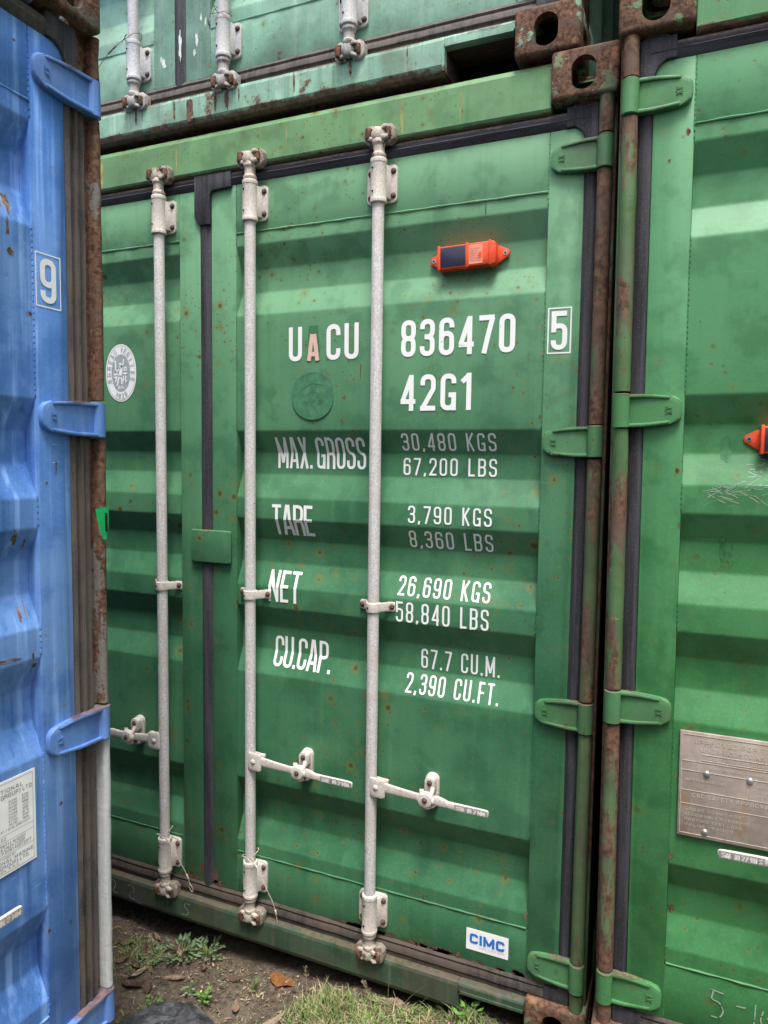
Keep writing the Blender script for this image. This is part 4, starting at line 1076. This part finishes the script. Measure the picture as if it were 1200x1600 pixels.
# ------------------------------------------------------------------ cable seals
def seal(label, centre, tilt, pts, mat, ferr, loop=True, rr=.0011, R_=.0265):
    r = bpy.data.objects.new('cable_seal', None); COL.objects.link(r); r.location = centre
    tag(r, label, 'cable seal', 'cut cable seals hanging on the locking bars')
    c = Vector(centre); P0 = [Vector(p)-c for p in pts]
    circ = [Vector((R_*cos(a), R_*sin(a)*.95, tilt*R_*cos(a)+.004*sin(a*2))) for a in [radians(-50+ k*15) for k in range(22)]]
    bm = B(); tube(bm, [P0[0]]+circ[::1]+[P0[0]+Vector((.003, -.001, -.003))], rr, 6); obj('cable_loop', bm, mat, r)
    # smooth tail
    from mathutils import geometry
    cp = [P0[0]]+P0+[P0[-1]]; path = []
    for i in range(1, len(cp)-2):
        for k in range(6):
            t = k/6; a, b_, c_, d_ = cp[i-1], cp[i], cp[i+1], cp[i+2]
            path.append(.5*((2*b_)+(c_-a)*t+(2*a-5*b_+4*c_-d_)*t*t+(-a+3*b_-3*c_+d_)*t**3))
    path.append(P0[-1])
    bm = B(); tube(bm, path, rr, 6); obj('cable_tail', bm, mat, r)
    for i in ferr:
        a = path[int(i*(len(path)-1))]; b_ = path[min(len(path)-1, int(i*(len(path)-1))+2)]
        d = (b_-a).normalized()
        bm = B(); cyl(bm, a-d*.008, a+d*.009, .0034, .0030, 8); obj('ferrule', bm, mat, r, bevel=.0008)
    if loop:
        e = P0[-1]; d = (P0[-1]-P0[-2]).normalized(); n_ = Vector((d.z, 0, -d.x))
        q = [e+d*.014*(1-cos(a))+n_*.006*sin(a) for a in [2*pi*k/14 for k in range(15)]]
        bm = B(); tube(bm, q, rr, 6); obj('end_loop', bm, mat, r)
seal('pale wire seal with looped end on the left bar foot of the middle container', (-1.388, .002, .318), .55, [(-1.348, -.030, .312), (-1.325, -.034, .290), (-1.296, -.030, .245), (-1.278, -.022, .205), (-1.270, -.016, .170)], M['wire'], (.05, .8), True)
seal('pale wire seal with straight cut tail on the second bar foot of the middle container', (-1.045, .002, .322), .45, [(-1.004, -.030, .310), (-.985, -.032, .282), (-.962, -.028, .235), (-.945, -.022, .195), (-.938, -.018, .165), (-.934, -.014, .128)], M['wire'], (.05, .8), False)
seal('dark wire seal trailing left from the upper bar beside the blue container', (-1.483, .002, 2.903), .3, [(-1.508, -.024, 2.885), (-1.545, -.034, 2.856), (-1.590, -.040, 2.812), (-1.63, -.040, 2.77)], M['wire_g'], (.25, .38), False)
seal('thin dark wire seal looped round the second bar of the upper mint container', (-1.140, .002, 2.905), -.5, [(-1.166, -.026, 2.890), (-1.170, -.028, 2.870), (-1.170, -.02, 2.85)], M['wire_g'], (.6,), False)

# green plastic tag caught on the blue container's hinge bar
bm = B()
pts = [((-1.030, -.634, 1.462), (-1.026, -.599, 1.467)), ((-1.029, -.630, 1.440), (-1.024, -.6005, 1.443)), ((-1.027, -.624, 1.415), (-1.023, -.602, 1.417)), ((-1.026, -.617, 1.394), (-1.024, -.608, 1.391))]
vs = [[bm.verts.new(p) for p in r_] for r_ in pts]
for a, b in zip(vs, vs[1:]): bm.faces.new((a[0], a[1], b[1], b[0]))
r_ = bmesh.ops.solidify(bm, geom=bm.faces[:], thickness=.0012)
tag_r = obj('plastic_tag', bm, M['tag'], None)
tag(tag_r, 'torn bright green plastic tag stuck on the rusty edge of the blue container', 'tag')
bm = B(); box(bm, -1.0245, -1.0225, -.6110, -.6050, 1.410, 1.452); 
o = obj('tag_slot', bm, M['dark'], tag_r)

# ------------------------------------------------------------------ ground
from mathutils import noise as NZ
def gh(x, y):
    t = max(0, min(1, (x+1.15)/1.0)); t = t*t*(3-2*t)
    h = -.062+.062*t
    if x > .02: h += .02*min(1, x/.3)
    h += .020*NZ.noise(Vector((x*2.3, y*2.3, 1.7)))+.011*NZ.noise(Vector((x*8, y*8, 4.1)))
    # soil banked in the pocket
    if -.5 < x < -.05: h += .012*math.exp(-((x+.3)/.12)**2)
    if y > .0 and x < 0: h -= .018*min(1, y/.08)
    return h
def ghf(x, y): return gh(x, y)+.0050*NZ.noise(Vector((x*26, y*26, 9)))+.0028*NZ.noise(Vector((x*70, y*70, 2)))
def axis(lo, hi, c0, c1, st):
    a = []; v = c0
    while v <= c1+1e-6: a.append(v); v += st
    s_ = st; v = c0
    pre = []
    while v > lo: s_ *= 1.35; v -= s_; pre.append(max(v, lo))
    post = []; s_ = st; v = c1
    while v < hi: s_ *= 1.35; v += s_; post.append(min(v, hi))
    return pre[::-1]+a+post
xs = axis(-150, 150, -1.75, .7, .0085); ys = axis(-150, 150, -.75, .35, .0085)
bm = B(); grid = []
for x in xs:
    near = -1.9 < x < .9
    grid.append([bm.verts.new((x, y, (ghf(x, y) if near and -1.0 < y < .6 else gh(max(-4, min(3, x)), max(-4, min(4, y)))))) for y in ys])
for a, b in zip(grid, grid[1:]):
    for j in range(len(ys)-1): bm.faces.new((a[j], b[j], b[j+1], a[j+1]))
def soil():
    n = N('damp_soil')
    f = n.noise(55, 8, .7); g = n.noise(7, 5, .6); k = n.noise(2.2, 4, .6)
    c = n.mix(n.step(f, .3, .72), (0.036, 0.027, 0.020), (0.150, 0.118, 0.090))
    c = n.mix(n.math('MULTIPLY', n.step(g, .45, .7), .6), c, (0.165, 0.130, 0.100))
    c = n.mix(n.math('MULTIPLY', n.step(k, .5, .66), .45), c, (0.060, 0.062, 0.028))
    d, cc = n.voro(170)
    s_ = n.t.nodes.new('ShaderNodeSeparateColor'); n.lk(cc, s_.inputs[0])
    pb = n.math('MULTIPLY', n.step(d, .42, .30), n.step(s_.outputs[0], .70, .74))
    c = n.mix(n.math('MULTIPLY', pb, .8), c, n.mix(s_.outputs[1], (0.10, 0.085, 0.07), (0.26, 0.23, 0.19)))
    h = n.math('ADD', n.math('MULTIPLY', f, 1.2), n.math('MULTIPLY', pb, .5))
    return n.done(c, .92, n.bump(h, .9, .006), spec=.2)
M['soil'] = soil()
g = obj('ground', bm, M['soil'], None, ang=80); g['kind'] = 'structure'

def leafmat(name, a, b):
    n = N(name); v = n.noise(60, 5, .65); wv = n.noise(12, 3)
    c = n.mix(n.step(v, .3, .7), a, b); c = n.mix(n.math('MULTIPLY', n.step(wv, .5, .7), .5), c, tuple(x*.55 for x in a))
    return n.done(c, .7, n.bump(v, .4, .002), spec=.3)
M['leaf_tan'] = leafmat('tan_leaf', (0.30, 0.20, 0.135), (0.44, 0.33, 0.24))
M['leaf_brown'] = leafmat('brown_leaf', (0.13, 0.075, 0.05), (0.24, 0.16, 0.12))
M['leaf_orange'] = leafmat('orange_leaf', (0.26, 0.105, 0.035), (0.40, 0.19, 0.07))
M['leaf_pale'] = leafmat('pale_leaf', (0.36, 0.27, 0.20), (0.50, 0.40, 0.32))
M['weed'] = leafmat('grey_green_leaf', (0.085, 0.145, 0.070), (0.165, 0.235, 0.125))
M['weed2'] = leafmat('fresh_green_leaf', (0.070, 0.160, 0.030), (0.14, 0.26, 0.06))
M['grass'] = leafmat('grass_blade', (0.085, 0.150, 0.035), (0.20, 0.28, 0.085))
M['straw'] = leafmat('dry_grass_blade', (0.30, 0.25, 0.13), (0.42, 0.37, 0.22))
M['stem'] = leafmat('thin_stem', (0.10, 0.17, 0.05), (0.2, 0.26, 0.1))

def leaf_mesh(bm, L_, Wd, curl, fold, twist, seed, T=Matrix.Identity(4), nx=10, jag=.0):
    rnd = random.Random(seed); rows = []
    ph = rnd.random()*6
    for i in range(nx+1):
        t = i/nx; w_ = Wd*(sin(pi*t**.8)**.85)*(1+jag*sin(t*23+ph))+.0006
        x = (t-.5)*L_; zc = curl*L_*((t-.5)**2*4-.35)+.05*L_*sin(t*5+ph)*curl
        row = []
        for k, s in enumerate((-1, -.5, 0, .5, 1)):
            p = Vector((x, s*w_/2, zc+fold*w_*abs(s)**1.5+w_*.10*sin(t*9+s*3+ph)))
            p = Matrix.Rotation(twist*(t-.5), 4, 'X') @ p
            row.append(bm.verts.new(T @ p))
        rows.append(row)
    for a, b in zip(rows, rows[1:]):
        for j in range(4): bm.faces.new((a[j], b[j], b[j+1], a[j+1]))
    # petiole
    p0 = rows[0][2].co.copy(); d = (rows[0][2].co-rows[2][2].co).normalized()
    return p0, d
LV = [ # x, y, len, width, yaw, curl, fold, mat, label
 (-1.235, -.135, .075, .017, .35, .25, .35, 'leaf_tan', 'long tan leaf lying in front of the weeds'),
 (-1.452, -.138, .055, .018, .9, .5, .5, 'leaf_tan', 'tan leaf beside the foot of the blue container'),
 (-1.315, -.020, .042, .022, 1.6, .8, .7, 'leaf_brown', 'small curled brown leaf among the weeds'),
 (-1.290, -.050, .034, .018, -.6, .6, .9, 'leaf_pale', 'small pinkish folded leaf in the middle of the weeds'),
 (-1.395, -.140, .060, .020, -.3, .4, .3, 'leaf_brown', 'flat brown leaf between the tan leaves at the left'),
 (-1.335, -.215, .065, .024, .2, .35, .5, 'leaf_brown', 'dull brown curled leaf at the bottom left'),
 (-.910, -.020, .076, .040, .05, .10, .08, 'leaf_orange', 'broad orange brown leaf on the bare soil'),
 (-.850, -.180, .075, .024, 1.15, .3, .5, 'leaf_pale', 'pale upright curled leaf beside the grass tuft'),
 (-.955, -.235, .050, .016, .9, .9, .9, 'leaf_tan', 'rolled tan leaf at the edge of the dark stone'),
 (-.575, .000, .065, .022, .5, .35, .45, 'leaf_pale', 'pale leaf leaning against the sill beside the third bar'),
 (-.700, -.150, .055, .022, -.3, .4, .5, 'leaf_tan', 'tan leaf half hidden in the grass'),
 (-.640, .010, .036, .020, 1.2, .6, .5, 'leaf_brown', 'small brown leaf touching the green sill'),
 (-.790, -.190, .050, .022, .1, .5, .6, 'leaf_pale', 'pale broken leaf at the bottom edge of the picture'),
 (-1.500, -.260, .060, .020, .5, .4, .5, 'leaf_tan', 'tan leaf half under the blue container'),
 (-1.180, -.060, .030, .014, 2.1, .4, .5, 'leaf_brown', 'small dark leaf right of the weeds'),
 (-.440, -.040, .050, .020, .8, .5, .5, 'leaf_tan', 'tan leaf left of the lifting pocket'),
 (-1.42, -.07, .045, .018, 1.9, .5, .4, 'leaf_brown', 'brown leaf in the thin grass under the blue edge'),
]
LV += [(-1.28, -.205, .050, .020, 2.4, .5, .5, 'leaf_brown', 'curled brown leaf left of the flowering sprout'), (-1.06, -.060, .040, .016, .3, .4, .4, 'leaf_brown', 'small brown leaf on the bare soil below the second bar'),
 (-1.36, -.165, .055, .020, 1.3, .5, .4, 'leaf_pale', 'pale leaf between the brown leaf and the round-leaved weed'), (-.985, -.165, .040, .018, 2.0, .6, .5, 'leaf_tan', 'small tan leaf above the dark stone on the soil'),
 (-.520, .000, .045, .018, -.4, .5, .5, 'leaf_tan', 'tan leaf at the sill right of the pale leaning one'), (-1.50, -.070, .050, .018, .2, .5, .5, 'leaf_brown', 'brown leaf in deep shade beside the blue edge post'),
 (-.735, -.215, .060, .024, .8, .5, .5, 'leaf_brown', 'brown leaf in the grass at the bottom edge'), (-1.42, -.005, .035, .014, 2.6, .5, .5, 'leaf_tan', 'small tan leaf in the shade under the sill')]
for i, (x, y, l, w_, yaw, cu, fo, mt, lab) in enumerate(LV):
    bm = B(); p0, d = leaf_mesh(bm, l*1.22, w_*1.2, cu*.45, fo*.6, .8 if i % 2 else -.5, 100+i, jag=.08 if l > .07 else .03)
    bmesh.ops.solidify(bm, geom=bm.faces[:], thickness=.0005)
    tube(bm, [p0, p0+d*.008+Vector((0, .001, .001)), p0+d*.016+Vector((0, .003, .0))], .0006, 5)
    o = obj('dry_leaf', bm, M[mt], None, ang=60)
    o.location = (x, y, gh(x, y)+.006+cu*.004); o.rotation_euler = (random.uniform(-.3, .3), random.uniform(-.2, .2), yaw)
    tag(o, lab, 'leaf', 'dry leaves scattered on the soil')

def weed(label, x, y, n, L_, Wd, mat, spread, seed, upright=.5, cat='weed'):
    rnd = random.Random(seed)
    r = bpy.data.objects.new('weed_plant', None); COL.objects.link(r); r.location = (x, y, gh(x, y)-.002)
    tag(r, label, cat, 'small weeds growing in the soil')
    bs = B()
    for i in range(n):
        a = rnd.uniform(0, 2*pi); rr = spread*math.sqrt(rnd.random()); el = rnd.uniform(.1, 1.0)*upright
        b0 = Vector((rr*cos(a)*.6, rr*sin(a)*.6, 0)); hh = rnd.uniform(.004, .026)*upright*1.6
        p = Vector((rr*cos(a), rr*sin(a), hh))
        ll = L_*rnd.uniform(.6, 1.15)
        T = Matrix.Translation(p) @ Matrix.Rotation(a+rnd.uniform(-.9, .9), 4, 'Z') @ Matrix.Rotation(-el, 4, 'Y') @ Matrix.Translation((ll/2, 0, 0))
        bm = B(); leaf_mesh(bm, ll, Wd*rnd.uniform(.8, 1.2), .25, .3, rnd.uniform(-.6, .6), seed*50+i, T, 6)
        obj('leaf', bm, M[mat], r, ang=70)
        tube(bs, [b0*.3, b0*.6+Vector((0, 0, hh*.6)), p], .0009, 4)
    obj('stem', bs, M['stem'], r)['kind'] = 'stuff'
weed('large grey green leafy weed at the foot of the first bar', -1.290, -.035, 56, .026, .0085, 'weed', .060, 1, .7)
weed('grey green leafy weed spreading right of the big one', -1.215, .000, 40, .026, .0085, 'weed', .050, 2, .7)
weed('low grey green weed left of the big one near the blue container', -1.365, -.075, 26, .022, .0080, 'weed', .045, 3, .5)
weed('bright green sprout with a tiny yellow flower in front of the long leaf', -1.090, -.185, 16, .022, .009, 'weed2', .022, 4, .9)
weed('small grey green weed left of the flowering sprout', -1.155, -.165, 14, .018, .0085, 'weed', .024, 5, .5)
weed('small round-leaved fresh green weed behind the dark stone', -1.225, -.262, 30, .010, .0075, 'weed2', .032, 6, .5)
weed('leafy green seedling beside the lifting pocket', -.315, .000, 14, .030, .012, 'weed2', .030, 7, 1.0)
weed('tiny fresh sprout on the bare soil', -.985, -.075, 8, .012, .005, 'weed2', .010, 8, .9)
weed('low green weed under the bottom of the third bar', -.47, -.05, 18, .018, .007, 'weed2', .035, 9, .6)
weed('small weed at the bottom edge right of the dark stone', -.93, -.27, 20, .018, .007, 'weed', .035, 10, .6)
bm = B(); dome(bm, (0, 0, 0), .0035, (0, -.5, 1), .8, 8)
fl = obj('flower', bm, flat('yellow_petal', (.75, .60, .08), .6, .1), None, loc=(-1.100, -.180, gh(-1.1, -.18)+.030)); 
tag(fl, 'tiny yellow flower above the bright green sprout', 'flower')

def blades(name, spots, seed, mat, frac=1.0):
    rnd = random.Random(seed); V = []; F = []
    for (x, y, r, n, h0, h1, lean) in spots:
        for i in range(int(n*frac)):
            a = rnd.uniform(0, 2*pi); q = r*math.sqrt(rnd.random())
            bx, by = x+q*cos(a), y+q*sin(a)
            if bx > -1.64 and by > .02: by = .02-rnd.random()*.02
            bz = gh(bx, by)-.004; h = rnd.uniform(h0, h1); w_ = rnd.uniform(.0008, .0022)
            d = rnd.uniform(0, 2*pi); ln = lean*rnd.uniform(.2, 1.1)*h; px, py_ = cos(d+1.57)*w_, sin(d+1.57)*w_
            base = len(V)
            for k in range(5):
                t = k/4; s = (1-t)**.7; xx = bx+cos(d)*ln*t*t; yy = by+sin(d)*ln*t*t; zz = bz+h*(t-.35*lean*t*t)
                if yy > .005 and bx > -1.64: yy = .005
                V.append((xx+px*s, yy+py_*s, zz)); V.append((xx-px*s, yy-py_*s, zz))
            for k in range(4): F.append((base+2*k, base+2*k+1, base+2*k+3, base+2*k+2))
    me = bpy.data.meshes.new(name); me.from_pydata(V, [], F); me.materials.append(M[mat])
    for p in me.polygons: p.use_smooth = True
    o = link(name, me); o['kind'] = 'stuff'
    return o
SP = [(-.740, -.080, .060, 420, .02, .075, 1.0), (-.650, -.090, .080, 380, .015, .055, 1.1), (-.780, -.140, .060, 200, .02, .05, 1.1), (-.560, -.050, .080, 330, .015, .05, 1.1),
      (-1.455, -.060, .060, 240, .012, .035, 1.2), (-1.385, -.110, .055, 180, .012, .03, 1.3), (-.400, -.030, .090, 300, .015, .055, 1.0), (-.28, .0, .06, 130, .02, .06, 1.0),
      (-.95, -.16, .09, 90, .008, .022, 1.2), (-1.48, -.18, .10, 130, .01, .03, 1.3), (-.60, -.25, .25, 700, .015, .05, 1.2), (-.2, -.3, .3, 700, .015, .06, 1.2), (-1.2, -.45, .3, 260, .01, .03, 1.2),
      (.3, -.45, .3, 600, .015, .05, 1.2), (-.5, -.9, .6, 900, .015, .06, 1.2), (-1.09, -.02, .05, 30, .006, .02, 1.2), (.3, -1.3, .8, 900, .015, .06, 1.2)]
tag(blades('grass', SP, 3, 'grass', .72), 'short green grass in tufts along the container foot', 'grass')
tag(blades('dry_grass', SP, 4, 'straw', .34), 'dry straw coloured grass mixed through the green tufts', 'grass')
# tall thin grass stalks
for i, (x, y, h, dx, lab, sd_) in enumerate(((-.555, -.020, .175, .012, 'tall thin upright grass stalk right of the third bar', 0), (-.800, -.060, .115, -.006, 'grass stalk with a seed head left of the third bar', 1),
                                            (-.515, -.030, .130, .085, 'thin grass stalk leaning right across the sill', 0), (-.600, -.030, .085, -.03, 'short stalk with seeds below the third bar', 1), (-.47, -.03, .10, .05, 'thin bent grass stalk beside the leaning one', 0))):
    bm = B(); z = gh(x, y)-.004
    pts = [Vector((x+dx*(t**1.6), y-.004*t, z+h*t)) for t in [k/10 for k in range(11)]]
    tube(bm, pts, lambda t: .0012*(1-.75*t), 5)
    st_ = obj('grass_stalk', bm, M['straw' if i % 2 else 'stem'], None)
    tag(st_, lab, 'grass stalk')
    if sd_:
        rnd = random.Random(i); b2 = B()
        for k in range(22):
            t = rnd.uniform(.68, 1); p = Vector((x+dx*(t**1.6), y-.004*t, z+h*t)); q = p+Vector((rnd.uniform(-.012, .012), rnd.uniform(-.006, .006), rnd.uniform(.002, .010)))*(1.5-t)
            tube(b2, [p, q], .0003, 4); cyl(b2, q, q+Vector((.0008, 0, .003)), .0010, .0003, 5)
        s2 = obj('seed_head', b2, M['straw'], st_); s2['kind'] = 'stuff'
# bits of dead leaf, bark and straw lying everywhere
rnd = random.Random(21); V = []; F = []
for i in range(3800):
    x = rnd.uniform(-1.75, .2); y = rnd.uniform(-.75, .02) if rnd.random() < .6 else rnd.gauss(-.04, .05)
    if y > .02: continue
    l = rnd.uniform(.002, .009)*(2.6 if rnd.random() < .12 else 1); w_ = l*rnd.uniform(.10, .5) if l < .012 else .0009; a = rnd.uniform(0, 6.28); z = gh(x, y)+.003+rnd.random()*.004
    c_, s_ = cos(a), sin(a); t1, t2 = rnd.uniform(-.3, .3), rnd.uniform(-.5, .5); b0 = len(V)
    for u, v in ((-1, 0), (0, -1), (1, 0), (0, 1)): V.append((x+c_*u*l-s_*v*w_, y+s_*u*l+c_*v*w_, z+u*l*t1+v*w_*t2))
    F.append((b0, b0+1, b0+2, b0+3))
me = bpy.data.meshes.new('leaf_litter'); me.from_pydata(V, [], F)
def litm():
    n = N('litter'); v = n.noise(38, 2, .5)
    return n.done(n.mix(n.step(v, .35, .65), (0.07, 0.042, 0.028), (0.36, 0.27, 0.19)), .8, spec=.2)
me.materials.append(litm()); lt = link('leaf_litter', me); lt['kind'] = 'stuff'; tag(lt, 'crumbled dead leaves and straw bits on the soil', 'leaf litter')
# pebbles and crumbs of soil
rnd = random.Random(9); V = []; F = []
ico = bmesh.new(); bmesh.ops.create_icosphere(ico, subdivisions=1, radius=1)
iv = [v.co.copy() for v in ico.verts]; fi = [[v.index for v in f.verts] for f in ico.faces]; ico.free()
for i in range(5200):
    x = rnd.uniform(-1.75, .3); y = rnd.uniform(-.8, .06); r = .0009+.0042*rnd.random()**4+(.004 if rnd.random() < .01 else 0)
    z = ghf(x, y)+r*.15; b0 = len(V); sx, sy, sz = (rnd.uniform(.6, 1.3) for _ in range(3)); R3 = Matrix.Rotation(rnd.random()*6, 3, 'Z')
    for v in iv:
        q = R3 @ Vector((v.x*sx, v.y*sy, v.z*sz*.75)); k = 1+.25*NZ.noise(v*2+Vector((i, 0, 0))); V.append((x+q.x*r*k, y+q.y*r*k, z+q.z*r*k))
    F += [[b0+k for k in f] for f in fi]
me = bpy.data.meshes.new('pebbles'); me.from_pydata(V, [], F)
def pebm():
    n = N('pebble'); oi = n.noise(130, 1, .5)
    return n.done(n.mix(n.step(oi, .35, .65), (0.06, 0.046, 0.036), (0.22, 0.185, 0.15)), .9, n.bump(n.noise(600, 3), .4, .001), spec=.2)
me.materials.append(pebm()); pb = link('pebbles', me); pb['kind'] = 'stuff'; tag(pb, 'small pebbles and crumbs on the brown soil', 'pebbles')
# dark stone at the bottom edge
bm = B(); bmesh.ops.create_icosphere(bm, subdivisions=5, radius=1)
for v in bm.verts:
    p = v.co.copy(); k = 1+.16*NZ.noise(p*1.3+Vector((3, 3, 3)))+.07*NZ.noise(p*3.5)+.035*NZ.noise(p*9)+.012*NZ.noise(p*26)
    v.co = Vector((p.x*.135*k, p.y*.105*k, max(-.5, p.z)*.038*k+.006*NZ.noise(p*6)))
def stone():
    n = N('dark_stone'); v = n.noise(30, 8, .7, dist=1.5); l = n.noise(9, 6, .7, dist=2.5)
    c = n.mix(n.step(v, .35, .68), (0.018, 0.019, 0.022), (0.075, 0.078, 0.088)); c = n.mix(n.math('MULTIPLY', n.step(l, .52, .62), .55), c, (0.16, 0.165, 0.18))
    c = n.mix(n.step(n.noise(5, 5, .6), .60, .68), c, (0.07, 0.055, 0.04))
    return n.done(c, .6, n.bump(v, 1.0, .008), spec=.4)
o = obj('stone', bm, stone(), None, ang=180, loc=(-1.115, -.325, gh(-1.115, -.325)+.006)); o.rotation_euler = (0, 0, .3)
tag(o, 'dark grey flat stone at the bottom edge beside the weeds', 'stone')

aisle, adR, adL = container('unseen container added across the aisle to cut low light', (8.0, -3.35, .02), pi/2, MG_, 91, bars=())  # out of view, added so light reaches the doors mostly from above

# ------------------------------------------------------------------ single marks, chips and stains
M['rust_chip'] = rusty('rust_chip', (0.30, 0.20, 0.12), .2)
M['rust_stain'] = flat('pale_rust_run', (0.26, 0.27, 0.09), .6, .25, 40)
M['smudge'] = flat('darker_green_rub', (0.045, 0.17, 0.065), .5, .25, 60)
M['scrape'] = flat('pale_scrape', (0.62, 0.66, 0.63), .7, .15, 90)
def chip(par, x, z, w_, h, mat, seed, y=None, name='paint_chip', jag=.35):
    rnd = random.Random(seed); n = 18; bm = B(); pts = []
    for i in range(n):
        a = 2*pi*i/n; k = 1+rnd.uniform(-jag, jag)
        px, pz = x+w_/2*cos(a)*k, z+h/2*sin(a)*k
        yy = (y(px, pz) if y else D)-.0006
        pz = max(pz, .1565) if name == 'grime_patch' else pz; pts.append(bm.verts.new((px, yy, pz)))
    c = bm.verts.new((x, (y(x, z) if y else D)-.0006, z))
    for i in range(n): bm.faces.new((pts[i], pts[(i+1) % n], c))
    return obj(name, bm, mat, par)
sb = lambda x, z: surf(z)+dent(x, z, 53, .0035, -1.1165, -.1665) if -1.117 < x < -.166 else D
sr = lambda x, z: surf(z)+dent(x, z, 87, .0016, -2.2715, -1.3345) if x < -1.334 and x > -2.272 else D
for i, (x, z, w_, h) in enumerate(((-.219, 1.955, .016, .014), (-.174, 1.841, .008, .008), (-.198, 2.369, .006, .005), (-.144, 1.49, .006, .006), (-.162, .496, .009, .009), (-.123, .772, .008, .008), (-.103, .482, .006, .009), (-.186, 1.124, .006, .014), (-.178, 1.10, .011, .011))):
    chip(bdR, x, z, w_, h, M['rust_chip'], 300+i, sb)
for i, (x, z, w_, h) in enumerate(((-.215, 2.050, .014, .050), (-.232, 2.065, .012, .040), (-.224, 2.005, .006, .034), (-.218, 1.380, .010, .040), (-.206, 1.215, .006, .036), (-.190, 1.222, .004, .030), (-.255, 1.128, .050, .006), (-.225, 1.126, .020, .005), (-.19, 1.36, .006, .020), (-.118, 1.525, .004, .030))):
    chip(bdR, x, z, w_, h, M['rust_chip'], 330+i, sb, jag=.5)
for i, (x, z, w_, h) in enumerate(((.195, .495, .012, .022), (.190, .640, .010, .016), (.160, 2.324, .008, .016), (.167, 1.566, .008, .014), (.176, 1.44, .006, .010), (.122, 2.268, .006, .006), (.194, .84, .006, .012))):
    X, Z = RL(x, z); chip(rdL, X, Z, w_, h, M['rust_chip'], 360+i, sr, jag=.45)
for i, (x, z, w_, h) in enumerate(((.268, 1.615, .024, .060), (.245, 1.672, .030, .016), (.272, 1.385, .016, .060), (.290, 1.370, .012, .045))):
    X, Z = RL(x, z); chip(rdL, X, Z, w_, h, M['smudge'], 380+i, sr, name='rubbed_patch', jag=.2)
for i, (x, z, w_, h) in enumerate(((-.690, 1.835, .0035, .040), (-.741, 1.762, .003, .012), (-.750, 1.690, .004, .022), (-.33, 2.245, .003, .03), (-.175, 1.93, .006, .010), (-.171, 1.86, .005, .008), (-.172, 1.70, .005, .012), (-.170, .335, .008, .022), (-.60, .245, .003, .016), (-.47, .305, .004, .018), (-.48, .86, .005, .005))):
    chip(mdR, x, z, w_, h, M['rust_chip'], 400+i, surf_main)
for i, (x, w_) in enumerate(((-.565, .010), (-1.637, .012), (-.40, .004), (-.93, .004), (-1.33, .004))):
    chip(main, x, 2.512, w_, .088, M['rust_stain'], 420+i, lambda x, z: .0182, name='rust_run', jag=.12)
xu = lambda x: x+.095
for i, (x, z, w_, h) in enumerate(((-1.389, 2.822, .016, .040), (-1.400, 2.835, .006, .02), (-1.262, 2.872, .010, .036), (-1.270, 2.833, .008, .024), (-1.228, 2.914, .008, .02), (-1.245, 2.93, .006, .02))):
    chip(udR, xu(x), z-2.594, w_, h, M['scrape'], 440+i, lambda x, z: D-.0003, jag=.5)
chip(udR, xu(-1.3215), .262, .011, .080, M['scrape'], 450, lambda x, z: D-.0050, jag=.35)
# brown dribbles below the lock cams on the mint sill
for i, (x, w_, h) in enumerate(((-1.483, .008, .050), (-1.458, .003, .045), (-1.133, .016, .060), (-1.175, .010, .065), (-1.27, .024, .075), (-1.33, .008, .06), (-.72, .010, .045), (-1.09, .005, .05), (-.90, .006, .06), (-.55, .004, .05))):
    chip(upper, xu(x), .100-h/2-.004, w_, h, M['rust_chip'], 460+i, lambda x, z: .0091, name='rust_run', jag=.3)
# dark greasy fringe along the foot of the doors
rnd = random.Random(77)
for i in range(26):
    x = -.12-rnd.random()*.62; h = rnd.uniform(.006, .020)
    chip(mdR, x, .157+h*.3, rnd.uniform(.02, .07), h, M['grime'], 500+i, lambda x, z: D+.0007, name='grime_patch', jag=.3)
for x, z, w_, h in ((-1.205, .185, .022, .06), (-1.262, .20, .014, .05), (-1.30, .165, .08, .02), (-1.19, .165, .05, .018)):
    chip(mdR if x > -1.23 else mdL, x, z, w_, h, M['grime'], int(-x*1000), None, name='grime_patch')
